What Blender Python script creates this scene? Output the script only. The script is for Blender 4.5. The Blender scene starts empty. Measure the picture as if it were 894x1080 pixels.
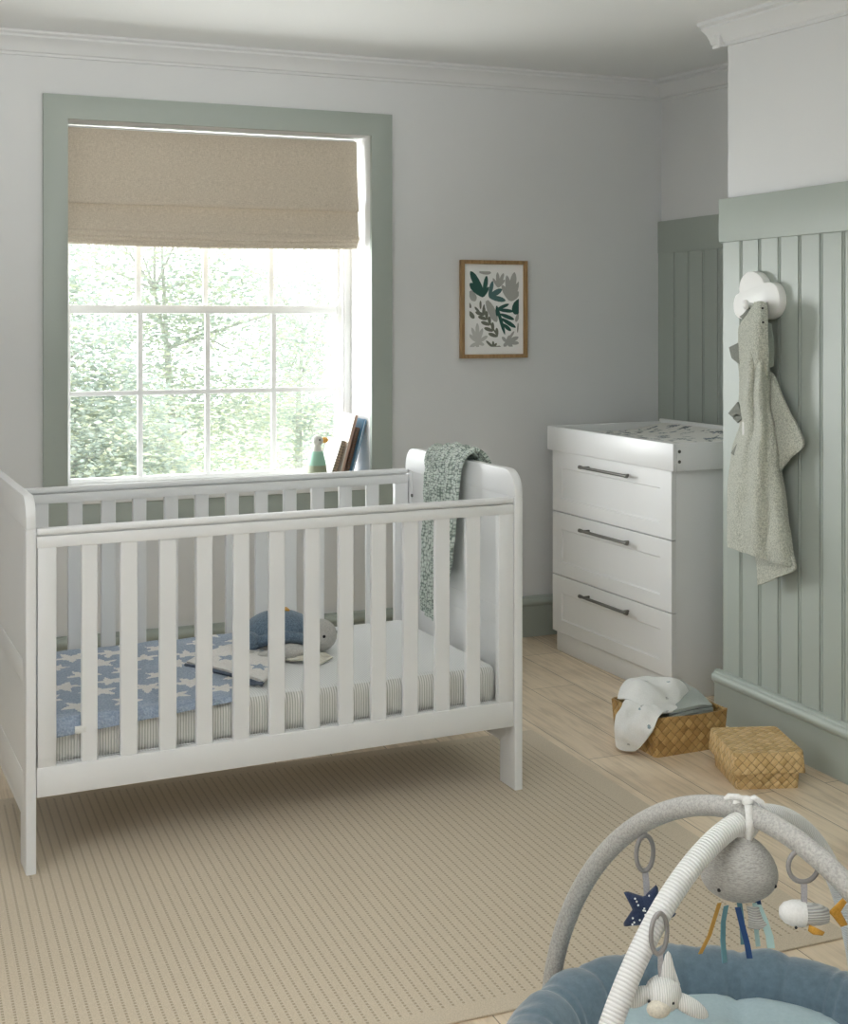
import bpy, bmesh, math, random
from mathutils import Vector, Matrix, noise as mnoise
random.seed(7)
PI = math.pi
R_ = math.radians
SC = bpy.context.scene
COL = SC.collection

# ------------------------------------------------------------------ camera
F, YH, CX, H = 1385.0, 336.0, 447.0, 1.43
YAW = math.radians(22.0)
SN, CS = math.sin(YAW), math.cos(YAW)
cam_d = bpy.data.cameras.new('camera')
cam = bpy.data.objects.new('camera', cam_d)
COL.objects.link(cam)
cam.location = (0, 0, H)
cam.rotation_euler = (PI / 2, 0, -YAW)
cam_d.sensor_fit = 'VERTICAL'
cam_d.sensor_height = 36.0
cam_d.sensor_width = 36.0
cam_d.lens = F / 1080.0 * 36.0
cam_d.shift_y = -(540.0 - YH) / 1080.0
cam_d.clip_start = 0.05
SC.camera = cam
SC.view_settings.view_transform = 'Standard'
SC.view_settings.look = 'None'
SC.view_settings.exposure = -0.12
SC.view_settings.gamma = 1.0
SC.view_settings.use_curve_mapping = False
SC.cycles.use_denoising = True
SC.cycles.max_bounces = 10
SC.cycles.diffuse_bounces = 6
SC.cycles.transparent_max_bounces = 16
SC.cycles.caustics_reflective = False
SC.cycles.caustics_refractive = False
SC.cycles.sample_clamp_indirect = 6.0


def ray(u, v):
    a = (u - CX) / F
    return Vector((SN + a * CS, CS - a * SN, (YH - v) / F))


def on_x(u, v, X):          # survey: where a sight line meets the plane x = X
    r = ray(u, v)
    t = X / r.x
    return Vector((X, r.y * t, H + r.z * t))


def on_y(u, v, Y):
    r = ray(u, v)
    t = Y / r.y
    return Vector((r.x * t, Y, H + r.z * t))


def on_z(u, v, z):
    r = ray(u, v)
    t = (z - H) / r.z
    return Vector((r.x * t, r.y * t, z))


def at_depth(u, v, d):
    r = ray(u, v)
    return Vector((r.x * d, r.y * d, H + r.z * d))


# ------------------------------------------------------------------ materials
def new_mat(name, col, rough=0.5, spec=0.5, sheen=0.0):
    m = bpy.data.materials.new(name)
    m.use_nodes = True
    b = m.node_tree.nodes['Principled BSDF']
    b.inputs['Base Color'].default_value = (*col, 1)
    b.inputs['Roughness'].default_value = rough
    b.inputs['Specular IOR Level'].default_value = spec
    if sheen:
        b.inputs['Sheen Weight'].default_value = sheen
        b.inputs['Sheen Roughness'].default_value = 0.5
    return m


def N(m, t, **kw):
    n = m.node_tree.nodes.new(t)
    for k, v in kw.items():
        if k in n.inputs.keys():
            n.inputs[k].default_value = v
        else:
            setattr(n, k, v)
    return n


def L(m, a, b):
    m.node_tree.links.new(a, b)


def bsdf(m):
    return m.node_tree.nodes['Principled BSDF']


def coords(m, scale=(1, 1, 1), rot=(0, 0, 0), kind='Object'):
    tc = N(m, 'ShaderNodeTexCoord')
    mp = N(m, 'ShaderNodeMapping')
    mp.inputs['Scale'].default_value = scale
    mp.inputs['Rotation'].default_value = rot
    L(m, tc.outputs[kind], mp.inputs['Vector'])
    return mp.outputs['Vector']


def ramp(m, fac, stops):
    r = N(m, 'ShaderNodeValToRGB')
    el = r.color_ramp.elements
    while len(el) > 1:
        el.remove(el[-1])
    el[0].position, el[0].color = stops[0][0], (*stops[0][1], 1)
    for p, c in stops[1:]:
        e = el.new(p)
        e.color = (*c, 1)
    L(m, fac, r.inputs['Fac'])
    return r.outputs['Color']


def bump(m, height, strength=0.3, dist=0.002, prev=None):
    b = N(m, 'ShaderNodeBump')
    b.inputs['Strength'].default_value = strength
    b.inputs['Distance'].default_value = dist
    L(m, height, b.inputs['Height'])
    if prev is not None:
        L(m, prev, b.inputs['Normal'])
    L(m, b.outputs['Normal'], bsdf(m).inputs['Normal'])
    return b.outputs['Normal']


def paint(name, col, rough=0.55, spec=0.4, var=0.03, sc=6):
    m = new_mat(name, col, rough, spec)
    v = coords(m)
    n = N(m, 'ShaderNodeTexNoise', Scale=sc, Detail=4.0)
    L(m, v, n.inputs['Vector'])
    c = ramp(m, n.outputs['Fac'], [(0.3, tuple(x * (1 - var) for x in col)), (0.7, tuple(min(1, x * (1 + var)) for x in col))])
    L(m, c, bsdf(m).inputs['Base Color'])
    n2 = N(m, 'ShaderNodeTexNoise', Scale=260.0, Detail=2.0)
    L(m, v, n2.inputs['Vector'])
    bump(m, n2.outputs['Fac'], 0.06, 0.001)
    return m


def fabric(name, col, col2=None, sc=400, strength=0.5, dist=0.002, rough=0.9, sheen=0.25, stretch=(1, 1, 1), lo=0.35, hi=0.65):
    m = new_mat(name, col, rough, 0.15, sheen)
    v = coords(m, stretch)
    n = N(m, 'ShaderNodeTexNoise', Scale=float(sc), Detail=3.0, Roughness=0.65)
    L(m, v, n.inputs['Vector'])
    if col2 is None:
        col2 = tuple(x * 0.78 for x in col)
    L(m, ramp(m, n.outputs['Fac'], [(lo, col2), (hi, col)]), bsdf(m).inputs['Base Color'])
    bump(m, n.outputs['Fac'], strength, dist)
    return m


def ribbed(name, col, col2, freq, axis='X', strength=0.6, dist=0.003, kind='Object', w=0.5):
    m = new_mat(name, col, 0.9, 0.15, 0.2)
    v = coords(m, kind=kind)
    wv = N(m, 'ShaderNodeTexWave', Scale=freq, Distortion=0.25)
    wv.bands_direction = axis
    wv.inputs['Detail'].default_value = 1.0
    L(m, v, wv.inputs['Vector'])
    L(m, ramp(m, wv.outputs['Fac'], [(w - 0.3, col2), (w + 0.2, col)]), bsdf(m).inputs['Base Color'])
    bump(m, wv.outputs['Fac'], strength, dist)
    return m


M = {}
M['wall'] = paint('wall_paint', (0.70, 0.705, 0.705), 0.75, 0.25, 0.015, 2)
M['ceil'] = paint('ceiling_paint', (0.77, 0.775, 0.775), 0.85, 0.2, 0.01, 2)
M['green'] = paint('sage_paint', (0.37, 0.41, 0.372), 0.42, 0.45, 0.02, 3)
M['white'] = paint('white_lacquer', (0.785, 0.79, 0.79), 0.38, 0.5, 0.01, 3)
M['sash'] = paint('sash_white', (0.80, 0.80, 0.79), 0.35, 0.5, 0.01, 3)
M['plaque'] = paint('plaque_white', (0.86, 0.86, 0.84), 0.4, 0.4, 0.01, 3)
M['metal'] = new_mat('gunmetal', (0.17, 0.165, 0.15), 0.38)
bsdf(M['metal']).inputs['Metallic'].default_value = 0.85
M['black'] = new_mat('black_thread', (0.012, 0.012, 0.014), 0.5)

# oak planks
m = new_mat('oak_planks', (0.4, 0.3, 0.2), 0.42, 0.4)
tc = N(m, 'ShaderNodeTexCoord')
sep = N(m, 'ShaderNodeSeparateXYZ')
L(m, tc.outputs['Object'], sep.inputs[0])
cmb = N(m, 'ShaderNodeCombineXYZ')
L(m, sep.outputs['Y'], cmb.inputs['X'])
L(m, sep.outputs['X'], cmb.inputs['Y'])
br = N(m, 'ShaderNodeTexBrick', Scale=1.0)
br.offset = 0.37
br.inputs['Brick Width'].default_value = 1.25
br.inputs['Row Height'].default_value = 0.19
br.inputs['Mortar Size'].default_value = 0.0016
br.inputs['Mortar Smooth'].default_value = 0.1
br.inputs['Color1'].default_value = (0.80, 0.675, 0.515, 1)
br.inputs['Color2'].default_value = (0.70, 0.575, 0.425, 1)
br.inputs['Mortar'].default_value = (0.30, 0.24, 0.17, 1)
L(m, cmb.outputs[0], br.inputs['Vector'])
mp = N(m, 'ShaderNodeMapping')
mp.inputs['Scale'].default_value = (22, 1.6, 1)
L(m, tc.outputs['Object'], mp.inputs['Vector'])
gr = N(m, 'ShaderNodeTexNoise', Scale=2.2, Detail=8.0, Roughness=0.62, Distortion=0.9)
L(m, mp.outputs[0], gr.inputs['Vector'])
gc = ramp(m, gr.outputs['Fac'], [(0.3, (0.72, 0.70, 0.67)), (0.52, (1, 1, 1)), (0.75, (1.12, 1.12, 1.12))])
mx = N(m, 'ShaderNodeMix', data_type='RGBA', blend_type='MULTIPLY')
mx.inputs['Factor'].default_value = 0.9
L(m, br.outputs['Color'], mx.inputs['A'])
L(m, gc, mx.inputs['B'])
kn = N(m, 'ShaderNodeTexNoise', Scale=3.1, Detail=3.0)
L(m, tc.outputs['Object'], kn.inputs['Vector'])
kc = ramp(m, kn.outputs['Fac'], [(0.34, (0.78, 0.74, 0.70)), (0.5, (1, 1, 1))])
mx2 = N(m, 'ShaderNodeMix', data_type='RGBA', blend_type='MULTIPLY')
mx2.inputs['Factor'].default_value = 0.7
L(m, mx.outputs['Result'], mx2.inputs['A'])
L(m, kc, mx2.inputs['B'])
L(m, mx2.outputs['Result'], bsdf(m).inputs['Base Color'])
bump(m, br.outputs['Fac'], -0.4, 0.002)
M['oak'] = m

# rug: dashed ribs along Y
m = new_mat('rug_weave', (0.5, 0.42, 0.32), 0.95, 0.1, 0.15)
tc = N(m, 'ShaderNodeTexCoord')
sep = N(m, 'ShaderNodeSeparateXYZ')
L(m, tc.outputs['Object'], sep.inputs[0])


def math_node(m, op, a, b=None, c=None):
    n = N(m, 'ShaderNodeMath', operation=op)
    for i, x in enumerate((a, b, c)):
        if x is None:
            continue
        if isinstance(x, (int, float)):
            n.inputs[i].default_value = x
        else:
            L(m, x, n.inputs[i])
    return n.outputs[0]


RUGP = 0.0235
fx = math_node(m, 'FRACT', math_node(m, 'DIVIDE', sep.outputs['X'], RUGP))
line = math_node(m, 'LESS_THAN', math_node(m, 'ABSOLUTE', math_node(m, 'SUBTRACT', fx, 0.5)), 0.12)
fy = math_node(m, 'FRACT', math_node(m, 'DIVIDE', sep.outputs['Y'], 0.0115))
dash = math_node(m, 'LESS_THAN', fy, 0.62)
inx = math_node(m, 'LESS_THAN', sep.outputs['X'], -0.075)
iny = math_node(m, 'LESS_THAN', math_node(m, 'ABSOLUTE', math_node(m, 'SUBTRACT', sep.outputs['Y'], 0.8175)), 0.765)
msk = math_node(m, 'MULTIPLY', math_node(m, 'MULTIPLY', line, dash), math_node(m, 'MULTIPLY', inx, iny))
nz = N(m, 'ShaderNodeTexNoise', Scale=330.0, Detail=3.0, Roughness=0.7)
L(m, tc.outputs['Object'], nz.inputs['Vector'])
base = ramp(m, nz.outputs['Fac'], [(0.3, (0.50, 0.42, 0.315)), (0.7, (0.68, 0.585, 0.45))])
mx = N(m, 'ShaderNodeMix', data_type='RGBA')
L(m, math_node(m, 'MULTIPLY', msk, 0.55), mx.inputs['Factor'])
L(m, base, mx.inputs['A'])
mx.inputs['B'].default_value = (0.215, 0.165, 0.105, 1)
L(m, mx.outputs['Result'], bsdf(m).inputs['Base Color'])
hgt = math_node(m, 'SUBTRACT', nz.outputs['Fac'], math_node(m, 'MULTIPLY', msk, 1.5))
bump(m, hgt, 0.5, 0.002)
M['rug'] = m

# glass pane
m = bpy.data.materials.new('window_glass')
m.use_nodes = True
nt = m.node_tree
nt.nodes.remove(nt.nodes['Principled BSDF'])
tr = nt.nodes.new('ShaderNodeBsdfTransparent')
gl = nt.nodes.new('ShaderNodeBsdfGlossy')
gl.inputs['Roughness'].default_value = 0.03
mxs = nt.nodes.new('ShaderNodeMixShader')
mxs.inputs['Fac'].default_value = 0.05
nt.links.new(tr.outputs[0], mxs.inputs[1])
nt.links.new(gl.outputs[0], mxs.inputs[2])
nt.links.new(mxs.outputs[0], nt.nodes['Material Output'].inputs['Surface'])
M['glass'] = m

# linen for the blind
m = new_mat('linen', (0.4, 0.33, 0.25), 0.9, 0.1, 0.2)
v = coords(m, (1, 1, 6))
n1 = N(m, 'ShaderNodeTexNoise', Scale=90.0, Detail=4.0, Roughness=0.7)
L(m, v, n1.inputs['Vector'])
v2 = coords(m, (6, 1, 1))
n2 = N(m, 'ShaderNodeTexNoise', Scale=90.0, Detail=4.0, Roughness=0.7)
L(m, v2, n2.inputs['Vector'])
av = math_node(m, 'MULTIPLY', math_node(m, 'ADD', n1.outputs['Fac'], n2.outputs['Fac']), 0.5)
L(m, ramp(m, av, [(0.36, (0.47, 0.40, 0.315)), (0.64, (0.72, 0.64, 0.53))]), bsdf(m).inputs['Base Color'])
bsdf(m).inputs['Transmission Weight'].default_value = 0.0
bump(m, av, 0.4, 0.002)
M['linen'] = m

M['mattress_side'] = ribbed('mattress_stripe', (0.80, 0.79, 0.755), (0.50, 0.49, 0.455), 42.0, 'X', 0.5, 0.002, w=0.42)
M['mattress_top'] = ribbed('mattress_cover', (0.80, 0.805, 0.795), (0.70, 0.705, 0.69), 42.0, 'X', 0.3, 0.001)
M['blanket'] = fabric('blue_fleece', (0.36, 0.42, 0.51), (0.23, 0.285, 0.37), 170, 0.7, 0.004)
M['blanket_white'] = fabric('white_fleece', (0.80, 0.77, 0.73), (0.68, 0.65, 0.61), 170, 0.6, 0.003)
M['blanket_edge'] = fabric('navy_binding', (0.10, 0.125, 0.165), None, 200)
M['shell'] = fabric('turtle_shell_plush', (0.17, 0.235, 0.305), (0.10, 0.145, 0.20), 190, 0.8, 0.004)
M['grey_plush'] = fabric('grey_plush', (0.56, 0.545, 0.51), (0.43, 0.42, 0.395), 260, 0.6, 0.003)
M['cream_cloth'] = fabric('cream_cloth', (0.74, 0.71, 0.61), (0.62, 0.59, 0.50), 150, 0.4, 0.002)
M['mustard'] = fabric('mustard_cloth', (0.62, 0.33, 0.06), (0.50, 0.25, 0.035), 400, 0.3, 0.001)
M['terry'] = fabric('sage_terry', (0.66, 0.67, 0.585), (0.40, 0.42, 0.355), 210, 1.0, 0.006, stretch=(1, 1, 1), lo=0.40, hi=0.58)
M['terry_dark'] = fabric('grey_green_felt', (0.235, 0.245, 0.215), (0.17, 0.18, 0.155), 300, 0.5, 0.002)
M['terry_lining'] = fabric('pale_green_lining', (0.50, 0.57, 0.51), None, 300, 0.3, 0.001)
M['sage_cloth'] = fabric('sage_cotton', (0.355, 0.395, 0.365), (0.30, 0.335, 0.31), 300, 0.3, 0.001)
M['blue_cloth'] = fabric('grey_blue_cotton', (0.36, 0.42, 0.43), None, 300, 0.3, 0.001)
M['muslin'] = fabric('white_muslin', (0.80, 0.80, 0.775), (0.73, 0.73, 0.705), 260, 0.35, 0.0015)
M['print_teal'] = fabric('teal_print', (0.28, 0.36, 0.38), None, 300, 0.2, 0.001)
M['print_grey'] = fabric('grey_print', (0.50, 0.51, 0.49), None, 300, 0.2, 0.001)
M['mat_pad'] = fabric('mat_white', (0.74, 0.73, 0.69), None, 30, 0.1, 0.001, lo=0.1, hi=0.4)
M['print_dark'] = fabric('dark_print', (0.10, 0.13, 0.14), None, 300, 0.2, 0.001)
M['print_blue'] = fabric('slate_print', (0.13, 0.19, 0.235), None, 300, 0.2, 0.001)
M['grey_marl'] = fabric('grey_marl_jersey', (0.47, 0.455, 0.425), (0.30, 0.29, 0.27), 160, 0.25, 0.001, stretch=(1, 1, 5), lo=0.38, hi=0.6)
M['grey_marl2'] = fabric('grey_marl_sleeve', (0.50, 0.485, 0.455), (0.33, 0.32, 0.30), 240, 0.35, 0.001, lo=0.36, hi=0.62)
M['nest'] = fabric('nest_velour', (0.125, 0.18, 0.22), (0.085, 0.13, 0.165), 60, 0.35, 0.003, sheen=0.6, lo=0.25, hi=0.7)
M['nest_mat'] = fabric('nest_mat_cotton', (0.43, 0.545, 0.58), (0.39, 0.505, 0.54), 120, 0.2, 0.002)
M['white_rib'] = ribbed('white_rib_knit', (0.90, 0.895, 0.88), (0.72, 0.715, 0.70), 1.0, 'X', 0.6, 0.003, 'UV', 0.35)
M['white_plush'] = ribbed('white_rib_plush', (0.86, 0.855, 0.83), (0.66, 0.655, 0.63), 85.0, 'X', 0.5, 0.002)
M['white_plain'] = fabric('white_fleece_toy', (0.86, 0.855, 0.835), (0.78, 0.775, 0.75), 250, 0.3, 0.001)
M['cream_face'] = fabric('cream_muzzle', (0.74, 0.69, 0.58), None, 250, 0.3, 0.001)
M['grey_rib'] = ribbed('grey_rib_plush', (0.68, 0.67, 0.645), (0.44, 0.435, 0.42), 80.0, 'Z', 0.6, 0.003)
M['navy'] = fabric('navy_cloth', (0.035, 0.05, 0.10), (0.02, 0.03, 0.065), 300, 0.3, 0.001)
M['royal'] = new_mat('navy_ribbon', (0.012, 0.06, 0.20), 0.5)
M['teal_ribbon'] = new_mat('teal_ribbon', (0.12, 0.27, 0.32), 0.55)
M['mint_ribbon'] = new_mat('mint_ribbon', (0.50, 0.70, 0.69), 0.5)
M['mustard_ribbon'] = new_mat('mustard_ribbon', (0.52, 0.29, 0.06), 0.6)
M['ring'] = new_mat('grey_ring', (0.27, 0.255, 0.25), 0.4)
M['strap'] = fabric('lilac_grey_strap', (0.47, 0.455, 0.48), None, 300, 0.2, 0.001)
M['label_green'] = fabric('label_green', (0.36, 0.47, 0.36), None, 300)
M['frame_oak'] = None
m = new_mat('oak_frame', (0.33, 0.20, 0.09), 0.5, 0.35)
v = coords(m, (9, 9, 1.2))
n1 = N(m, 'ShaderNodeTexNoise', Scale=9.0, Detail=6.0, Distortion=0.6)
L(m, v, n1.inputs['Vector'])
L(m, ramp(m, n1.outputs['Fac'], [(0.3, (0.25, 0.145, 0.06)), (0.7, (0.42, 0.27, 0.13))]), bsdf(m).inputs['Base Color'])
M['frame_oak'] = m
M['paper'] = new_mat('print_paper', (0.93, 0.93, 0.915), 0.7, 0.2)
M['leaf_dark'] = new_mat('ink_dark_green', (0.035, 0.10, 0.085), 0.7, 0.2)
M['leaf_teal'] = new_mat('ink_teal', (0.085, 0.17, 0.17), 0.7, 0.2)
M['leaf_grey'] = new_mat('ink_grey', (0.42, 0.42, 0.40), 0.7, 0.2)
M['leaf_pale'] = new_mat('ink_pale_grey', (0.55, 0.55, 0.53), 0.7, 0.2)
M['leaf_olive'] = new_mat('ink_olive', (0.17, 0.18, 0.145), 0.7, 0.2)
M['book_white'] = new_mat('white_cover', (0.86, 0.85, 0.82), 0.5)
M['book_cream'] = new_mat('cream_cover', (0.84, 0.79, 0.72), 0.55)
M['book_beige'] = new_mat('beige_pages', (0.47, 0.36, 0.25), 0.7)
M['book_pink'] = new_mat('pink_beige_card', (0.56, 0.40, 0.32), 0.7)
M['book_brown'] = new_mat('brown_binding', (0.20, 0.115, 0.075), 0.6)
M['book_blue'] = new_mat('blue_cover', (0.13, 0.30, 0.46), 0.5)
M['goose_white'] = new_mat('goose_cream', (0.66, 0.66, 0.60), 0.6)
M['goose_mint'] = new_mat('goose_mint', (0.32, 0.55, 0.43), 0.6)
M['goose_olive'] = new_mat('goose_olive', (0.33, 0.36, 0.25), 0.6)
M['goose_pink'] = new_mat('goose_pink', (0.55, 0.30, 0.25), 0.6)
M['goose_beak'] = new_mat('goose_beak', (0.80, 0.42, 0.08), 0.5)
M['bark'] = fabric('bark', (0.50, 0.50, 0.46), (0.4, 0.40, 0.37), 20, 0.8, 0.02, sheen=0)


def leaf_mat(name, c1, c2):
    m = new_mat(name, c1, 0.5, 0.3)
    oi = N(m, 'ShaderNodeTexNoise', Scale=1.7, Detail=5.0)
    L(m, coords(m), oi.inputs['Vector'])
    c = ramp(m, oi.outputs['Fac'], [(0.3, c2), (0.7, c1)])
    L(m, c, bsdf(m).inputs['Base Color'])
    t = N(m, 'ShaderNodeBsdfTranslucent')
    L(m, c, t.inputs['Color'])
    ms = N(m, 'ShaderNodeMixShader')
    ms.inputs['Fac'].default_value = 0.5
    L(m, bsdf(m).outputs[0], ms.inputs[1])
    L(m, t.outputs[0], ms.inputs[2])
    L(m, ms.outputs[0], m.node_tree.nodes['Material Output'].inputs['Surface'])
    return m


M['leaf_a'] = leaf_mat('foliage_pale', (0.55, 0.59, 0.51), (0.44, 0.49, 0.43))
M['leaf_b'] = leaf_mat('foliage_yellowish', (0.62, 0.64, 0.48), (0.49, 0.53, 0.41))
M['leaf_c'] = leaf_mat('foliage_grey_green', (0.47, 0.53, 0.48), (0.38, 0.44, 0.41))


# knit throw
m = new_mat('sage_knit', (0.5, 0.58, 0.52), 0.95, 0.1, 0.2)
v = coords(m, (1, 1, 1.0), kind='UV')
vo = N(m, 'ShaderNodeTexVoronoi', Scale=1.0)
vo.inputs['Randomness'].default_value = 0.55
L(m, v, vo.inputs['Vector'])
L(m, ramp(m, vo.outputs['Distance'], [(0.15, (0.74, 0.79, 0.745)), (0.50, (0.56, 0.63, 0.575)), (0.66, (0.22, 0.27, 0.24))]), bsdf(m).inputs['Base Color'])
inv = math_node(m, 'SUBTRACT', 1.0, vo.outputs['Distance'])
bump(m, inv, 1.0, 0.006)
M['knit'] = m


# woven palm basket: diagonal over-under bands
def weave(name, cell, c1, c2, dark):
    m = new_mat(name, c1, 0.55, 0.35)
    uv = N(m, 'ShaderNodeTexCoord').outputs['UV']
    sp = N(m, 'ShaderNodeSeparateXYZ')
    L(m, uv, sp.inputs[0])
    p = math_node(m, 'DIVIDE', math_node(m, 'ADD', sp.outputs['X'], sp.outputs['Y']), cell)
    q = math_node(m, 'DIVIDE', math_node(m, 'SUBTRACT', sp.outputs['X'], sp.outputs['Y']), cell)
    # twill: band runs two cells long
    ip, iq = math_node(m, 'FLOOR', p), math_node(m, 'FLOOR', q)
    par = math_node(m, 'MODULO', math_node(m, 'ADD', math_node(m, 'ADD', ip, iq), 1000), 2.0)
    sel = math_node(m, 'GREATER_THAN', par, 0.5)
    fp, fq = math_node(m, 'FRACT', p), math_node(m, 'FRACT', q)

    def dome(f):
        a = math_node(m, 'SUBTRACT', f, 0.5)
        return math_node(m, 'SUBTRACT', 1.0, math_node(m, 'MULTIPLY', math_node(m, 'MULTIPLY', a, a), 4.0))
    hp, hq = dome(fp), dome(fq)
    # over cell: bulges along its run, crisp at its long edges
    mixh = N(m, 'ShaderNodeMix', data_type='FLOAT')
    L(m, sel, mixh.inputs['Factor'])
    L(m, math_node(m, 'MULTIPLY', hp, math_node(m, 'POWER', hq, 0.15)), mixh.inputs['A'])
    L(m, math_node(m, 'MULTIPLY', hq, math_node(m, 'POWER', hp, 0.15)), mixh.inputs['B'])
    hh = mixh.outputs['Result']
    nz = N(m, 'ShaderNodeTexWhiteNoise', noise_dimensions='2D')
    cb = N(m, 'ShaderNodeCombineXYZ')
    L(m, ip, cb.inputs['X'])
    L(m, iq, cb.inputs['Y'])
    L(m, cb.outputs[0], nz.inputs['Vector'])
    fib = N(m, 'ShaderNodeTexNoise', Scale=180.0, Detail=3.0)
    L(m, uv, fib.inputs['Vector'])
    t = math_node(m, 'ADD', math_node(m, 'MULTIPLY', nz.outputs['Value'], 0.65), math_node(m, 'MULTIPLY', fib.outputs['Fac'], 0.35))
    c = ramp(m, t, [(0.15, c2), (0.8, c1)])
    edge = ramp(m, hh, [(0.03, (0.22, 0.22, 0.22)), (0.22, (1, 1, 1))])  # crevice shade between the bands, painted into the colour
    mx = N(m, 'ShaderNodeMix', data_type='RGBA', blend_type='MULTIPLY')
    mx.inputs['Factor'].default_value = 1.0
    L(m, c, mx.inputs['A'])
    L(m, edge, mx.inputs['B'])
    L(m, mx.outputs['Result'], bsdf(m).inputs['Base Color'])
    bump(m, hh, 0.9, 0.004)
    return m


M['palm'] = weave('woven_palm', 0.034, (0.56, 0.37, 0.15), (0.36, 0.21, 0.07), None)
M['palm_light'] = weave('woven_palm_light', 0.028, (0.74, 0.54, 0.28), (0.52, 0.34, 0.14), None)


# ------------------------------------------------------------------ mesh helpers
class MB:
    def __init__(self):
        self.bm = bmesh.new()
        self.uv = self.bm.loops.layers.uv.new('UVMap')

    def box(self, x0, x1, y0, y1, z0, z1, bev=0.0, mat=0, seg=2, mtx=None):
        b = bmesh.new()
        bmesh.ops.create_cube(b, size=1.0)
        for v in b.verts:
            v.co = Vector((x0 + (v.co.x + .5) * (x1 - x0), y0 + (v.co.y + .5) * (y1 - y0), z0 + (v.co.z + .5) * (z1 - z0)))
        if bev > 0:
            bmesh.ops.bevel(b, geom=list(b.edges), offset=bev, segments=seg, profile=0.5, affect='EDGES')
        self.add(b, mat, mtx)
        return self

    def add(self, b, mat=0, mtx=None):
        if mtx is not None:
            bmesh.ops.transform(b, matrix=mtx, verts=b.verts)
        src = b.loops.layers.uv.active
        mp = {}
        for v in b.verts:
            mp[v] = self.bm.verts.new(v.co)
        for f in b.faces:
            try:
                nf = self.bm.faces.new([mp[v] for v in f.verts])
            except ValueError:
                continue
            nf.material_index = mat if mat is not None else f.material_index
            nf.smooth = f.smooth
            if src:
                for a, c in zip(f.loops, nf.loops):
                    c[self.uv].uv = a[src].uv
        b.free()

    def prism(self, pts, depth, axis='Z', off=0.0, mat=0, bev=0.0):
        """extrude a 2D outline: axis Z -> (x,y), Y -> (x,z), X -> (y,z)."""
        b = bmesh.new()

        def P(p, d):
            return {'Z': (p[0], p[1], d), 'Y': (p[0], d, p[1]), 'X': (d, p[0], p[1])}[axis]
        a = [b.verts.new(P(p, off)) for p in pts]
        c = [b.verts.new(P(p, off + depth)) for p in pts]
        fa, fc = b.faces.new(a), b.faces.new(c)
        n = len(pts)
        for i in range(n):
            b.faces.new((a[i], a[(i + 1) % n], c[(i + 1) % n], c[i]))
        bmesh.ops.recalc_face_normals(b, faces=b.faces)
        if bev:
            es = [e for e in b.edges if (fa in e.link_faces or fc in e.link_faces)]
            bmesh.ops.bevel(b, geom=es, offset=bev, segments=2, profile=0.5, affect='EDGES')
        self.add(b, mat)
        return self

    def lathe(self, prof, seg=24, origin=(0, 0, 0), mat=0, mtx=None, sx=1.0, sy=1.0):
        b = bmesh.new()
        rings = []
        for r, z in prof:
            if r < 1e-6:
                rings.append([b.verts.new((origin[0], origin[1], origin[2] + z))])
            else:
                rings.append([b.verts.new((origin[0] + r * sx * math.cos(2 * PI * i / seg), origin[1] + r * sy * math.sin(2 * PI * i / seg), origin[2] + z)) for i in range(seg)])
        for A, B in zip(rings, rings[1:]):
            for i in range(seg):
                j = (i + 1) % seg
                if len(A) == 1 and len(B) == 1:
                    continue
                if len(A) == 1:
                    b.faces.new((A[0], B[i], B[j]))
                elif len(B) == 1:
                    b.faces.new((A[i], A[j], B[0]))
                else:
                    b.faces.new((A[i], A[j], B[j], B[i]))
        bmesh.ops.recalc_face_normals(b, faces=b.faces)
        self.add(b, mat, mtx)
        return self

    def ball(self, c, r, mat=0, seg=20, mtx=None, fn=None):
        b = bmesh.new()
        bmesh.ops.create_uvsphere(b, u_segments=seg, v_segments=max(8, seg // 2 + 2), radius=1.0)
        for v in b.verts:
            p = v.co.copy()
            if fn:
                p = fn(p)
            v.co = Vector((p.x * r[0], p.y * r[1], p.z * r[2]))
        m4 = Matrix.Translation(Vector(c))
        if mtx is not None:
            m4 = m4 @ mtx
        self.add(b, mat, m4)
        return self

    def tube(self, pts, rad, seg=10, closed=False, mat=0, caps=True, uvk=None):
        pts = [Vector(p) for p in pts]
        n = len(pts)
        rads = rad if isinstance(rad, (list, tuple)) else [rad] * n
        b = bmesh.new()
        uvl = b.loops.layers.uv.new('UVMap')
        T = []
        for i in range(n):
            if closed:
                t = pts[(i + 1) % n] - pts[i - 1]
            else:
                t = pts[min(i + 1, n - 1)] - pts[max(i - 1, 0)]
            T.append(t.normalized())
        up = Vector((0, 0, 1)) if abs(T[0].z) < 0.9 else Vector((1, 0, 0))
        nrm = (up - T[0] * up.dot(T[0])).normalized()
        rings = []
        s = 0.0
        S = []
        for i in range(n):
            if i:
                s += (pts[i] - pts[i - 1]).length
            S.append(s)
            nrm = (nrm - T[i] * nrm.dot(T[i])).normalized()
            bn = T[i].cross(nrm)
            rings.append([b.verts.new(pts[i] + (nrm * math.cos(2 * PI * k / seg) + bn * math.sin(2 * PI * k / seg)) * rads[i]) for k in range(seg)])
        m_ = n if closed else n - 1
        for i in range(m_):
            A, B = rings[i], rings[(i + 1) % n]
            for k in range(seg):
                k2 = (k + 1) % seg
                f = b.faces.new((A[k], A[k2], B[k2], B[k]))
                f.smooth = True
                if uvk:
                    for lp, (uu, vv) in zip(f.loops, ((S[i], k), (S[i], k + 1), (S[(i + 1) % n], k + 1), (S[(i + 1) % n], k))):
                        lp[uvl].uv = (uu * uvk, vv / seg)
        if caps and not closed:
            b.faces.new(list(reversed(rings[0])))
            b.faces.new(rings[-1])
        bmesh.ops.recalc_face_normals(b, faces=b.faces)
        self.add(b, mat)
        return self

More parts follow.
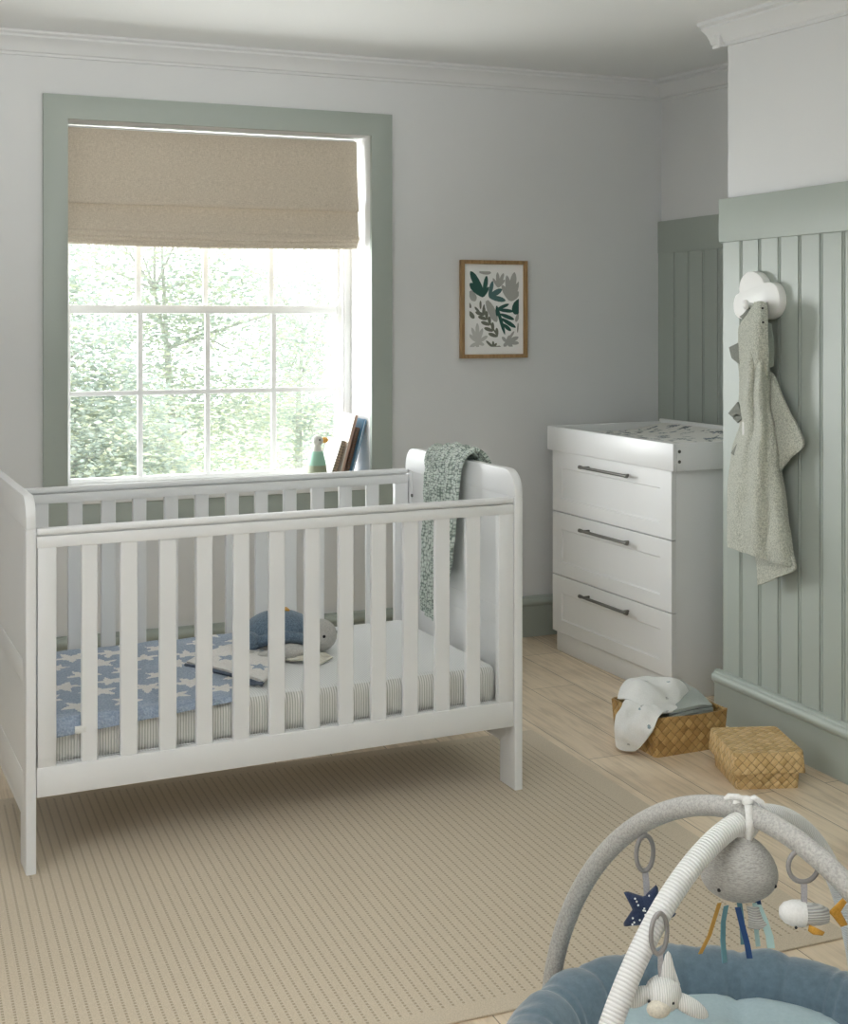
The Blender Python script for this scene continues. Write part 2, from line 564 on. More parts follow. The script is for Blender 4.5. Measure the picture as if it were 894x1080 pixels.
    def ribbon(self, pts, width_vec, thick, mat=0):
        """thin strap with real thickness along pts."""
        pts = [Vector(p) for p in pts]
        w = Vector(width_vec)
        b = bmesh.new()
        rows = []
        for i, p in enumerate(pts):
            t = (pts[min(i + 1, len(pts) - 1)] - pts[max(i - 1, 0)]).normalized()
            nn = t.cross(w).normalized() * thick / 2
            rows.append([b.verts.new(p + w / 2 + nn), b.verts.new(p - w / 2 + nn), b.verts.new(p - w / 2 - nn), b.verts.new(p + w / 2 - nn)])
        for A, B in zip(rows, rows[1:]):
            for k in range(4):
                b.faces.new((A[k], A[(k + 1) % 4], B[(k + 1) % 4], B[k]))
        b.faces.new(rows[0])
        b.faces.new(rows[-1])
        bmesh.ops.recalc_face_normals(b, faces=b.faces)
        self.add(b, mat)
        return self

    def sheet(self, ctrl, nu=24, nv=24, thick=0.003, amp=0.0, nscale=8.0, mat=0, uvs=1.0, seed=0, matfn=None, fn=None):
        """cloth through a grid of control points (Catmull-Rom both ways), solid."""
        R, C_ = len(ctrl), len(ctrl[0])
        ctrl = [[Vector(p) for p in row] for row in ctrl]

        def cr(ps, t):
            n = len(ps)
            x = t * (n - 1)
            i = min(int(x), n - 2)
            f = x - i
            p0, p1, p2, p3 = ps[max(i - 1, 0)], ps[i], ps[i + 1], ps[min(i + 2, n - 1)]
            if i == 0:
                p0 = p1 * 2 - p2
            if i + 2 > n - 1:
                p3 = p2 * 2 - p1
            return 0.5 * ((2 * p1) + (p2 - p0) * f + (2 * p0 - 5 * p1 + 4 * p2 - p3) * f * f + (3 * p1 - p0 - 3 * p2 + p3) * f ** 3)
        P = []
        for i in range(nu + 1):
            tu = i / nu
            rowp = [cr([ctrl[r][c] for r in range(R)], tu) for c in range(C_)]
            P.append([cr(rowp, j / nv) for j in range(nv + 1)])
        Nn = [[None] * (nv + 1) for _ in range(nu + 1)]
        for i in range(nu + 1):
            for j in range(nv + 1):
                du = P[min(i + 1, nu)][j] - P[max(i - 1, 0)][j]
                dv = P[i][min(j + 1, nv)] - P[i][max(j - 1, 0)]
                nn = du.cross(dv)
                Nn[i][j] = nn.normalized() if nn.length > 1e-12 else Vector((0, 0, 1))
        b = bmesh.new()
        uvl = b.loops.layers.uv.new('UVMap')
        V1 = []
        V2 = []
        for i in range(nu + 1):
            r1 = []
            r2 = []
            for j in range(nv + 1):
                p = P[i][j]
                if amp:
                    p = p + Nn[i][j] * amp * mnoise.noise(p * nscale + Vector((seed * 7.3, seed * 3.1, 0)))
                if fn:
                    p = fn(p, i / nu, j / nv, Nn[i][j])
                r1.append(b.verts.new(p + Nn[i][j] * thick / 2))
                r2.append(b.verts.new(p - Nn[i][j] * thick / 2))
            V1.append(r1)
            V2.append(r2)
        lenu = sum((P[i + 1][nv // 2] - P[i][nv // 2]).length for i in range(nu))
        lenv = sum((P[nu // 2][j + 1] - P[nu // 2][j]).length for j in range(nv))

        def fc(vs, uvc, mi):
            try:
                f = b.faces.new(vs)
            except ValueError:
                return
            f.smooth = True
            f.material_index = mi
            for lp, (a, c) in zip(f.loops, uvc):
                lp[uvl].uv = (a / nu * lenu * uvs, c / nv * lenv * uvs)
        for i in range(nu):
            for j in range(nv):
                mi = mat
                if matfn:
                    mi = matfn((i + .5) / nu * lenu, (j + .5) / nv * lenv, (P[i][j] + P[i + 1][j + 1]) / 2)
                q = ((i, j), (i + 1, j), (i + 1, j + 1), (i, j + 1))
                fc([V1[a][c] for a, c in q], q, mi)
                fc([V2[a][c] for a, c in reversed(q)], list(reversed(q)), mi)
        for i in range(nu):
            for j in (0, nv):
                fc([V1[i][j], V1[i + 1][j], V2[i + 1][j], V2[i][j]], ((i, j), (i + 1, j), (i + 1, j), (i, j)), mat)
        for j in range(nv):
            for i in (0, nu):
                fc([V1[i][j], V1[i][j + 1], V2[i][j + 1], V2[i][j]], ((i, j), (i, j + 1), (i, j + 1), (i, j)), mat)
        bmesh.ops.recalc_face_normals(b, faces=b.faces)
        self.add(b, None)
        return self

    def build(self, name, mats, parent=None, smooth=35, loc=None, rotz=0.0):
        me = bpy.data.meshes.new(name)
        if smooth:
            for f in self.bm.faces:
                f.smooth = True
        self.bm.to_mesh(me)
        self.bm.free()
        if smooth:
            me.set_sharp_from_angle(angle=math.radians(smooth))
        for mm in (mats if isinstance(mats, (list, tuple)) else [mats]):
            me.materials.append(mm)
        o = bpy.data.objects.new(name, me)
        COL.objects.link(o)
        if parent is not None:
            o.parent = parent
        if loc is not None:
            o.location = loc
        if rotz:
            o.rotation_euler = (0, 0, rotz)
        return o


def tag(o, label=None, cat=None, group=None, kind=None):
    if label:
        o['label'] = label
    if cat:
        o['category'] = cat
    if group:
        o['group'] = group
    if kind:
        o['kind'] = kind
    return o


def thing(name, label, cat, loc=(0, 0, 0), rotz=0.0, group=None, kind=None):
    o = bpy.data.objects.new(name, None)
    COL.objects.link(o)
    o.empty_display_size = 0.1
    o.location = loc
    o.rotation_euler = (0, 0, rotz)
    return tag(o, label, cat, group, kind)


def recenter(o):
    """put a one-mesh thing's origin at the middle of its base."""
    me = o.data
    xs = [v.co for v in me.vertices]
    c = Vector(((min(p.x for p in xs) + max(p.x for p in xs)) / 2, (min(p.y for p in xs) + max(p.y for p in xs)) / 2, min(p.z for p in xs)))
    me.transform(Matrix.Translation(-c))
    o.location = o.location + c
    return o


def copy_tree(o, parent=None):
    c = o.copy()
    COL.objects.link(c)
    if parent is not None:
        c.parent = parent
    for ch in list(o.children):
        copy_tree(ch, c)
    return c


def star_test(x, y, r, rot=0.0):
    """inside a plump five-pointed star of outer radius r?"""
    d = math.hypot(x, y)
    if d > r:
        return False
    a = (math.atan2(y, x) + rot) % (2 * PI / 5)
    a = abs(a - PI / 5) / (PI / 5)     # 1 at tip, 0 at valley
    return d < r * (0.46 + 0.54 * a ** 1.6)


# ------------------------------------------------------------------ ROOM SHELL
YB = 5.31          # window wall
XC = 2.74          # chimney breast face
XA = 3.35          # alcove wall
YC = 3.918          # chimney breast corner
XL, YR = -1.75, -1.3
SL = 0.04          # the old ceiling falls a little towards the room


def zc(y):
    return 2.54 - SL * (YB - y)


o = MB().box(XL - .2, XA + .2, YR - .2, YB + .42, -.12, 0).build('floor', M['oak'], smooth=0)
tag(o, 'wide light oak plank floor', 'floor', kind='structure')

b = MB()
bb = bmesh.new()
vs = []
for x in (XL - .2, XA + .2):
    for y in (YR - .2, YB + .42):
        for dz in (0, .15):
            vs.append(bb.verts.new((x, y, zc(y) + dz)))
for q in ((0, 1, 3, 2), (4, 5, 7, 6), (0, 1, 5, 4), (2, 3, 7, 6), (0, 2, 6, 4), (1, 3, 7, 5)):
    bb.faces.new([vs[i] for i in q])
bmesh.ops.recalc_face_normals(bb, faces=bb.faces)
b.add(bb)
tag(b.build('ceiling', M['ceil'], smooth=0), 'plain white painted ceiling', 'ceiling', kind='structure')

WX0, WX1, WZ0, WZ1 = 0.634, 1.895, 0.728, 2.213
b = MB()
T = 0.42
b.box(XL - .2, WX0, YB, YB + T, 0, 2.6)
b.box(WX1, XA + .2, YB, YB + T, 0, 2.6)
b.box(WX0, WX1, YB, YB + T, 0, WZ0)
b.box(WX0, WX1, YB, YB + T, WZ1, 2.6)
tag(b.build('wall_back', M['wall'], smooth=0), 'off-white wall around the sash window', 'wall', kind='structure')

b = MB().box(XC + .006, XA + .2, YR - .2, YC, 0, 2.6)
tag(b.build('wall_right', M['wall'], smooth=0), 'chimney breast with white wall above sage panelling', 'wall', kind='structure')
b = MB().box(XA, XA + .2, YC, YB, 0, 2.6)
tag(b.build('wall_alcove', M['wall'], smooth=0), 'alcove side wall behind the chest of drawers', 'wall', kind='structure')

# unseen side and rear walls, their openings added and sized for fill daylight
b = MB()
LY0, LY1, LZ0, LZ1 = 0.4, 2.0, 0.8, 2.15
b.box(XL - .2, XL, YR - .2, LY0, 0, 2.6)
b.box(XL - .2, XL, LY1, YB, 0, 2.6)
b.box(XL - .2, XL, LY0, LY1, 0, LZ0)
b.box(XL - .2, XL, LY0, LY1, LZ1, 2.6)
tag(b.build('wall_left', M['wall'], smooth=0), 'off-white wall to the left with an opening added to let light in', 'wall', kind='structure')
b = MB()
RX0, RX1, RZ0, RZ1 = -0.4, 0.6, 0.9, 1.9
b.box(XL, RX0, YR - .2, YR, 0, 2.6)
b.box(RX1, XC, YR - .2, YR, 0, 2.6)
b.box(RX0, RX1, YR - .2, YR, 0, RZ0)
b.box(RX0, RX1, YR - .2, YR, RZ1, 2.6)
tag(b.build('wall_front', M['wall'], smooth=0), 'off-white wall behind the viewer with an opening added to let light in', 'wall', kind='structure')


# tongue-and-groove panelling (profile in the board direction, extruded in z)
def boards(s0, s1, first, step, depth=.018):
    """outline points (s, d): d is how far the face stands off the wall."""
    pts = [(s1, 0), (s1, depth)]
    y = first
    while y > s1 + .02:
        y -= step if False else 0
        break
    gs = []
    y = first
    while y > s1 + 0.02 if s0 > s1 else False:
        gs.append(y)
        y -= step
    gs.sort()
    for g in gs:
        pts += [(g - .0085, depth), (g - .0078, depth - .015), (g - .0046, depth - .015), (g - .0040, depth - .001), (g, depth + .0008), (g + .0040, depth - .001), (g + .0046, depth - .015), (g + .0078, depth - .015), (g + .0085, depth)]
    pts += [(s0, depth), (s0, 0)]
    return pts


def panelling(name, xw, y_hi, y_lo, z0, z1, first, step, label):
    b = MB()
    out = boards(y_hi, y_lo, first, step)
    b.prism([(xw - d, s) for s, d in out], z1 - z0, 'Z', z0)
    o = b.build(name, M['green'], smooth=0)
    tag(o, label, 'panelling', kind='structure')


panelling('trim_1', XC + .006, YC + .003, YR, 0.0, 1.72, 3.816, .1062, 'sage tongue-and-groove panelling on the chimney breast')
panelling('trim_2', XA + .0, YB, YC, 0.0, 1.75, 5.17, .115, 'sage panelling at the back of the alcove')
b = MB().box(XC - .022, XC, YR, YC + .018, 1.700, 1.853, .003)
b.box(XC, XA, YC, YC + .018, 1.700, 1.853, .002)
tag(b.build('trim_3', M['green']), 'flat sage cap board on top of the chimney breast panelling', 'panelling', kind='structure')
b = MB().box(XA - .022, XA, YC + .01, YB, 1.735, 1.885, .003)
tag(b.build('trim_4', M['green']), 'flat sage cap board in the alcove', 'panelling', kind='structure')
b = MB().box(XC, XA, YC, YC + .003, 0, 1.70)
tag(b.build('trim_5', M['green'], smooth=0), 'sage board on the return of the chimney breast', 'panelling', kind='structure')


# skirting: profile (d, z) swept along straight runs
SK = [(0, 0), (.018, 0), (.018, .128), (.020, .132), (.020, .136), (.026, .140), (.031, .150), (.031, .160), (.026, .169), (.020, .172), (.018, .178), (.012, .182), (0, .182)]


def sweep_y(prof, xw, y0, y1, sx=-1):
    b = MB()
    b.prism([(xw + sx * d, z) for d, z in prof], y1 - y0, 'Y', y0)
    return b


b = sweep_y(SK, XC - .010, YR, YC + .035)
tag(b.build('baseboard_right', M['green']), 'tall sage skirting with a rounded bead on the chimney breast', 'skirting', kind='structure')
b = sweep_y(SK, XA - .012, YC + .02, YB)
tag(b.build('baseboard_alcove', M['green']), 'sage skirting in the alcove', 'skirting', kind='structure')
b = MB()
b.prism([(YB - d, z) for d, z in SK], XA - XL - .03, 'X', XL)
tag(b.build('baseboard_back', M['green']), 'sage skirting along the window wall', 'skirting', kind='structure')

# cornice
CO = [(0, -.088), (.012, -.088), (.012, -.078), (.020, -.074), (.026, -.060), (.040, -.040), (.056, -.030), (.062, -.026), (.062, -.018), (.078, -.012), (.078, 0.006), (0, 0.006)]


def cornice_y(xw, y0, y1):
    b = MB()
    bb = bmesh.new()
    A = [bb.verts.new((xw - d, y0, zc(y0) + z)) for d, z in CO]
    B = [bb.verts.new((xw - d, y1, zc(y1) + z)) for d, z in CO]
    bb.faces.new(A)
    bb.faces.new(B)
    n = len(CO)
    for i in range(n):
        bb.faces.new((A[i], A[(i + 1) % n], B[(i + 1) % n], B[i]))
    bmesh.ops.recalc_face_normals(bb, faces=bb.faces)
    b.add(bb)
    return b


def cornice_x(yw, sy, x0, x1, zt):
    b = MB()
    b.prism([(yw + sy * d, zt + z) for d, z in CO], x1 - x0, 'X', x0)
    return b


CM = M['wall']
tag(cornice_x(YB, -1, XL, XA - .0, 2.54).build('trim_6', CM), 'moulded white cornice over the window wall', 'cornice', kind='structure')
tag(cornice_y(XA, YC, YB).build('trim_7', CM), 'moulded white cornice in the alcove', 'cornice', kind='structure')
tag(cornice_y(XC + .006, YR, YC + .076).build('trim_8', CM), 'moulded white cornice on the chimney breast', 'cornice', kind='structure')
tag(cornice_x(YC, 1, XC - .03, XA, zc(YC) - .001).build('trim_9', CM), 'moulded white cornice on the return of the chimney breast', 'cornice', kind='structure')

# ------------------------------------------------------------------ WINDOW
win = thing('window_1', 'white sliding sash window with twelve panes in view and a sage surround', 'window', ((WX0 + WX1) / 2, YB, WZ0), kind='structure')
WO = Vector(win.location)


def wpart(name, b, mats, smooth=35, label=None, parent=None):
    o = b.build(name, mats, None, smooth)
    o.data.transform(Matrix.Translation(-WO))
    o.parent = parent or win
    if label:
        o['label'] = label
    return o


b = MB()
AW = .094
b.prism([(WX0 - AW, .56), (WX0 - AW, WZ1 + AW), (WX1 + AW, WZ1 + AW), (WX1 + AW, .56), (WX1, .56), (WX1, WZ1), (WX0, WZ1), (WX0, .56)], .023, 'Y', YB - .024, bev=.002)
b.box(WX0, WX1, YB - .018, YB, .56, WZ0 - .02, .002)
wpart('surround', b, M['green'], label='flat sage surround')
b = MB().box(WX0 + .001, WX1 - .001, YB - .032, YB + .275, WZ0 - .028, WZ0 + .002, .005)
wpart('sill', b, M['sash'])
b = MB()   # sash box and linings
FY = YB + .25
b.box(WX1 - .030, WX1, FY, FY + .15, WZ0, WZ1)
b.box(WX1 - .038, WX1 - .028, FY + .004, FY + .02, WZ0, WZ1, .002)
b.box(WX0, WX0 + .030, FY, FY + .15, WZ0, WZ1)
b.box(WX0, WX1, FY, FY + .15, WZ1 - .05, WZ1)
b.box(WX0, WX1, FY + .02, FY + .17, WZ0 - .02, WZ0 + .012)
wpart('frame', b, M['sash'])
MX = [.9705, 1.2595, 1.5545]
GX0, GX1 = .682, 1.841


def sash(name, y0, y1, z0, z1, rows, bot, top, xl, xr, stile):
    b = MB()
    b.box(xl, GX0, y0, y1, z0, z1, .003)
    b.box(stile, xr, y0, y1, z0, z1, .003)
    b.box(GX0, stile, y0, y1, z0, bot, .003)
    b.box(GX0, stile, y0, y1, top, z1, .003)
    for x in MX:
        b.box(x - .0115, x + .0115, y0 + .010, y1 - .010, bot, top, .0015, seg=1)
    for z in rows:
        b.box(GX0, stile, y0 + .0095, y1 - .0105, z - .0105, z + .0105, .0015, seg=1)
    s = wpart(name, b, M['sash'])
    zs = [bot] + list(rows) + [top]
    xs = [GX0] + MX + [stile]
    for i in range(len(zs) - 1):
        for j in range(len(xs) - 1):
            g = MB().box(xs[j], xs[j + 1], (y0 + y1) / 2 - .0015, (y0 + y1) / 2 + .0015, zs[i], zs[i + 1])
            go = g.build('pane', M['glass'], None, 0)
            go.data.transform(Matrix.Translation(-WO))
            go.parent = s
    return s


ls = sash('lower_sash', FY + .04, FY + .075, WZ0 + .012, 1.487, [1.115], .762, 1.451, WX0 + .03, WX1 - .03, 1.841)
us = sash('upper_sash', FY + .082, FY + .117, 1.453, WZ1 - .05, [1.80], 1.486, WZ1 - .10, WX0 + .03, WX1 - .03, 1.832)
b = MB().prism([(1.845, 1.487), (1.862, 1.487), (1.877, 1.54), (1.868, 1.545), (1.855, 1.51)], .014, 'Y', FY + .052, bev=.002)
o = b.build('sash_horn', M['sash'], None)
o.data.transform(Matrix.Translation(-WO))
o.parent = ls

# ------------------------------------------------------------------ ROMAN BLIND
bl = thing('roman_blind', 'oatmeal linen roman blind half raised over the sash window', 'blind', (1.25, 5.41, 1.73))
BO = Vector(bl.location)
BX0, BX1 = .640, 1.862
rnd = random.Random(3)


def blind_sheet(prof, dx0=0, dx1=0, sag=0.0, th=.004, seed=1):
    cols = 9
    ctrl = []
    for y, z in prof:
        row = []
        for c in range(cols):
            t = c / (cols - 1)
            x = BX0 - dx0 + (BX1 + dx1 - BX0 + dx0) * t
            w = math.sin(PI * t)
            row.append((x - BO.x, y - BO.y, z - sag * w * 1.0 - BO.z))
        ctrl.append(row)
    return MB().sheet(ctrl, 22, 60, th, .0025, 5.0, seed=seed)


blind_sheet([(5.400, 2.196), (5.394, 2.10), (5.386, 2.0), (5.376, 1.93), (5.368, 1.903), (5.374, 1.893), (5.388, 1.900)], .0, .004, .002, seed=1).build('upper_panel', M['linen'], bl, 80)
blind_sheet([(5.405, 1.93), (5.400, 1.90), (5.392, 1.85), (5.384, 1.80), (5.380, 1.775), (5.388, 1.768), (5.40, 1.775)], .0, .008, .006, seed=2).build('lower_panel', M['linen'], bl, 80)
for k, (zz, yy) in enumerate(((1.774, 5.370), (1.758, 5.376), (1.742, 5.382))):
    blind_sheet([(yy + .030, zz + .022), (yy + .012, zz + .018), (yy + .001, zz + .008), (yy, zz - .004), (yy + .009, zz - .010), (yy + .028, zz - .002)], 0, .007 - .003 * k, .007 + .001 * k, seed=3 + k).build('fold', M['linen'], bl, 80)
MB().box(BX0 - BO.x + .01, BX1 - BO.x, .0, .035, 2.165 - BO.z, 2.205 - BO.z, .003).build('headrail', M['sash'], bl)

# ------------------------------------------------------------------ GARDEN TREES
def tree(label, blobs, trunk, lm, n, name='garden_tree', k=1.0, size=(.03, .065)):
    eye = Vector((0, 0, H))
    trunk = [tuple(eye + (Vector(p) - eye) * k) for p in trunk]
    trunk[0] = (trunk[0][0], trunk[0][1], -1.2)
    blobs = [(*(eye + (Vector(q[:3]) - eye) * k), *(x * k for x in q[3:])) for q in blobs]
    base = Vector(trunk[0])
    root = thing(name, label, 'tree', base, group=None)
    r = random.Random(hash(label) % 1000 if False else int(base.x * 100) + n)
    b = MB()
    pts = [Vector(p) - base for p in trunk]
    b.tube(pts, [.06 - .035 * i / (len(pts) - 1) for i in range(len(pts))], 8)
    for (cx, cy, cz, rx, ry, rz) in blobs:
        c = Vector((cx, cy, cz)) - base
        s = pts[-1 if cz > trunk[-1][2] - .2 else -2]
        mid = (s + c) / 2 + Vector((r.uniform(-.1, .1), r.uniform(-.1, .1), .1))
        b.tube([s, mid, c], [.018, .012, .006], 6)
        for _ in range(5):
            d = Vector((r.uniform(-1, 1) * rx, r.uniform(-1, 1) * ry, r.uniform(-.5, 1) * rz)) * .7
            b.tube([mid, (mid + c + d) / 2, c + d], [.014, .010, .004], 5)
    b.build('trunk', M['bark'], root)
    lb = MB()
    vol = [bl_[3] * bl_[4] * bl_[5] for bl_ in blobs]
    for bl_, vv in zip(blobs, vol):
        for _ in range(int(n * vv / sum(vol))):
            while True:
                p = Vector((r.uniform(-1, 1), r.uniform(-1, 1), r.uniform(-1, 1)))
                if p.length < 1:
                    break
            if p.length < .35 and r.random() < .5:
                continue
            p = Vector((bl_[0] + p.x * bl_[3], bl_[1] + p.y * bl_[4], bl_[2] + p.z * bl_[5])) - base
            s = r.uniform(*size)
            rot = Matrix.Rotation(r.uniform(0, 2 * PI), 3, 'Z') @ Matrix.Rotation(r.uniform(-1.2, 1.2), 3, 'X')
            q = [rot @ Vector(v) * s + p for v in ((-.5, 0, 0), (-.1, .24, .05), (.5, 0, -.08), (-.1, -.24, .05))]
            f = lb.bm.faces.new([lb.bm.verts.new(v) for v in q])
            f.material_index = r.choice((0, 0, 1, 2))
    lb.build('foliage', [M[q] for q in lm], root, 0)
    return root


tree('tall leafy tree in the garden, filling the middle window panes', [(1.75, 10, 1.9, .95, .7, .75), (2.4, 10, 1.2, .9, .7, .7), (1.9, 10.2, .5, 1.1, .8, .6), (1.95, 10, 2.6, .6, .6, .5)], [(2.0, 10.2, -1.2), (2.05, 10.2, 0), (1.95, 10.1, 1.2)], ('leaf_a', 'leaf_b', 'leaf_c'), 28000)
tree('pale bushy tree in the garden, behind the left window panes', [(1.0, 9.3, 1.15, .6, .5, .6), (1.35, 9.4, .55, .7, .5, .6), (.95, 9.3, 1.85, .33, .4, .40), (1.3, 9.6, .0, .9, .6, .6)], [(1.1, 9.5, -1.2), (1.12, 9.5, 0), (1.1, 9.4, .8)], ('leaf_c', 'leaf_a', 'leaf_b'), 24000, k=.90)
tree('slim grey-green tree in the garden, behind the right window panes', [(3.15, 10.6, 1.55, .38, .5, .55), (3.1, 10.6, .85, .42, .5, .55), (3.6, 10.7, .25, .8, .5, .55), (3.6, 10.9, 1.65, .28, .3, .30)], [(3.2, 10.7, -1.2), (3.18, 10.7, 0), (3.15, 10.6, .9)], ('leaf_c', 'leaf_b', 'leaf_a'), 15000, k=1.16)
o = MB().box(-8, 14, YB + .6, 40, -1.3, -1.2).build('lawn', M['leaf_b'], smooth=0)
tag(o, 'pale green garden lawn outside the window', 'lawn', kind='structure')

# ------------------------------------------------------------------ COT
ANG = math.radians(3.2)
CO_ = Vector((.334, 3.492, .006))
cot = thing('cot', 'white slatted cot bed with solid rounded ends standing on the ribbed rug', 'cot', CO_, ANG)
W = M['white']
CL = Matrix.Translation(CO_) @ Matrix.Rotation(ANG, 4, 'Z')
CW = .80
EZ = .966


def cot_end(name, x0, x1, inner, lab):
    r = .065
    top = []
    for k in range(9):
        a = PI - k / 8 * PI / 2
        top.append((r + r * math.cos(a), EZ - r + r * math.sin(a)))
    for k in range(9):
        a = PI / 2 - k / 8 * PI / 2
        top.append((CW - r + r * math.cos(a), EZ - r + r * math.sin(a)))
    out = [(0, .884)] + top + [(CW, .884)]
    b = MB().prism(out, x1 - x0, 'X', x0, bev=.003)
    e = b.build(name, W, cot)
    if lab:
        e['label'] = lab
    # body panel with posts
    b = MB()
    b.box(x0 + .003, x1 - .003, .05, CW - .05, .125, .8845)
    b.build('panel', W, e)
    b = MB()
    b.box(x0 + .001, x1 - .001, .05, CW - .05, .475, .535, .002)
    b.build('middle_rail', W, e)
    b = MB()
    b.prism([(.05, .245), (.05, .125), (.10, .13), (.13, .142), (CW - .13, .142), (CW - .10, .13), (CW - .05, .125), (CW - .05, .245)], x1 - x0 - .002, 'X', x0 + .001, bev=.002)
    b.build('bottom_rail', W, e)
    for s in (0, 1):
        pts = [(0, 0), (.095, 0), (.095, .128), (.062, .150), (.055, .345), (.055, .8832), (0, .8832)]
        if s:
            pts = [(CW - y, z) for y, z in pts]
        MB().prism(pts, x1 - x0, 'X', x0, bev=.0025).build('leg', W, e)
        yb = .03 if s == 0 else CW - .03
        xi = x1 if inner > 0 else x0
        for zz in (.80, .30):
            b = MB().tube([(xi - .001 * inner, yb + (.028 if s == 0 else -.028), zz), (xi + .0025 * inner, yb + (.028 if s == 0 else -.028), zz)], .006, 12)
            b.build('bolt', M['metal'], e)
    return e


cot_end('headboard', -.020, .006, 1, None)
cot_end('footboard', 1.406, 1.433, -1, None)
SLX = [(.122, .163), (.223, .268), (.327, .373), (.428, .472), (.531, .577), (.634, .679), (.738, .783), (.84, .885), (.941, .987), (1.042, 1.088), (1.144, 1.191), (1.246, 1.293)]


def cot_side(name, y0, dz, front):
    yc0, yc1 = y0, y0 + .022
    b = MB()
    zt = .882 + dz
    b.box(.0075, 1.4045, yc0 - .001, yc1 + .001, zt - .048, zt - .0185, .001)
    s = b.build(name, W, cot)
    b = MB()
    b.box(.008, 1.404, yc0 - .003, yc1 + .003, zt - .0155, zt + .002, .006, seg=3)
    b.build('rail_cap', W, s)
    MB().box(.02, 1.39, yc0 + .009, yc1 - .009, zt - .020, zt - .0145).build('cap_spacer', W, s)
    MB().box(.0075, 1.4045, yc0 - .001, yc1 + .001, .193, .269, .002).build('bottom_rail', W, s)
    for a, c in SLX:
        MB().box(a, c, yc0 + .003, yc1 - .003, .266, zt - .046, .0015, seg=1).build('slat', W, s)
    for a, c in ((.010, .057), (1.354, 1.404)):
        MB().box(a, c, yc0, yc1, .268, zt - .047, .002).build('stile', W, s)
    return s


cot_side('front_side', .004, 0.0, True)
cot_side('rear_side', CW - .030, .008, False)
b = MB()
b.box(.02, 1.39, .032, CW - .036, .235, .248, .002)
b.build('mattress_base', M['white'], cot)


def cotobj(name, b, mats, label, cat, group=None, smooth=60):
    """a loose thing lying in the cot, built in cot coordinates and then set free in the room."""
    o = b.build(name, mats, None, smooth)
    o.data.transform(CL)
    recenter(o)
    return tag(o, label, cat, group)


def cotroot(name, label, cat, p):
    return thing(name, label, cat, CL @ Vector(p), ANG)


# mattress
MT, MBT = .372, .252
mt = cotroot('mattress', 'white cot mattress in a finely striped cover lying inside the cot', 'mattress', (.70, .40, MBT))
b = MB()
b.box(-.675, .675, -.355, .345, 0, MT - MBT, .032, seg=5)
for f in b.bm.faces:
    f.material_index = 1 if f.normal.z > .75 else 0
b.bm.normal_update()
for f in b.bm.faces:
    f.material_index = 1 if f.normal.z > .75 else 0
b.build('ticking_cover', [M['mattress_side'], M['mattress_top']], mt, 80)
b = MB()
b.tube([(-.66, -.356, .012), (0, -.357, .012), (.66, -.356, .012)], .003, 6)
b.build('piping', M['mattress_top'], mt)

# star blanket
bk = cotroot('star_blanket', 'blue fleece baby blanket with white stars, spread over the left half of the mattress', 'blanket', (.35, .40, MT))
KO = Vector((.35, .40, MT))
TH = .007


def mtop(x, y):
    """mattress surface height under the cover (rounded front edge)."""
    z = MT
    if y < .077:
        d = min(1.0, (.077 - y) / .032)
        z = MT - .032 + .032 * math.sqrt(max(0, 1 - d * d))
    return z


rows = []
hang = [(.030, -.045), (.034, -.018), (.045, -.001), (.070, .0)]
nx = 9
for i in range(nx):
    t = i / (nx - 1)
    row = []
    xr_front, xr_back = .56, .77
    for (yy, zz) in hang:
        x = .045 + (xr_front - .045) * t
        hz = zz * (1.0 - .75 * t)
        y2 = .042 - .012 * (1 - t) if zz < -.03 else yy + .01 * t
        row.append((x - KO.x, y2 - KO.y - .004, hz + TH))
    for yy in (.15, .28, .42, .56, .70, .735):
        f = (yy - .07) / .665
        xr = xr_front + (xr_back - xr_front) * min(1, f * 1.1)
        x = .045 + (xr - .045) * t
        row.append((x - KO.x, yy - KO.y, TH + .001))
    rows.append(row)
stars = []
rs = random.Random(11)
for i in range(7):
    for j in range(8):
        stars.append((i * .135 + (.067 if j % 2 else 0) + rs.uniform(-.010, .010), j * .105 + rs.uniform(-.008, .008) + .115, rs.uniform(.046, .058), rs.uniform(0, 1.2)))


def star_mat(a, c, p):
    for sx, sy, sr, so in stars:
        dx, dy = p.x + KO.x - sx, p.y + KO.y - sy
        if abs(dx) < sr and abs(dy) < sr and star_test(dx, dy, sr, so):
            return 1
    return 0


b = MB().sheet(rows, 130, 150, TH, .004, 14, matfn=star_mat, seed=2)
b.build('fleece', [M['blanket'], M['blanket_white']], bk, 80)
# the corner folded back, white side up
def K(x, y, z):
    return (x - KO.x, y - KO.y, z - MT)


fold = [[K(.505, .40, MT + .020), K(.56, .30, MT + .022), K(.61, .19, MT + .022), K(.648, .105, MT + .018)],
        [K(.57, .455, MT + .026), K(.615, .36, MT + .028), K(.655, .25, MT + .026), K(.69, .16, MT + .016)],
        [K(.65, .50, MT + .028), K(.69, .42, MT + .030), K(.725, .32, MT + .024), K(.745, .24, MT + .012)],
        [K(.72, .55, MT + .020), K(.755, .48, MT + .022), K(.78, .40, MT + .014), K(.79, .33, MT + .010)]]
fs = [(.62, .36, .034, .3), (.70, .43, .045, .9), (.68, .24, .03, .1), (.755, .40, .03, .5)]


def fold_mat(a, c, p):
    for sx, sy, sr, so in fs:
        dx, dy = p.x + KO.x - sx, p.y + KO.y - sy
        if star_test(dx, dy, sr, so):
            return 1
    return 0


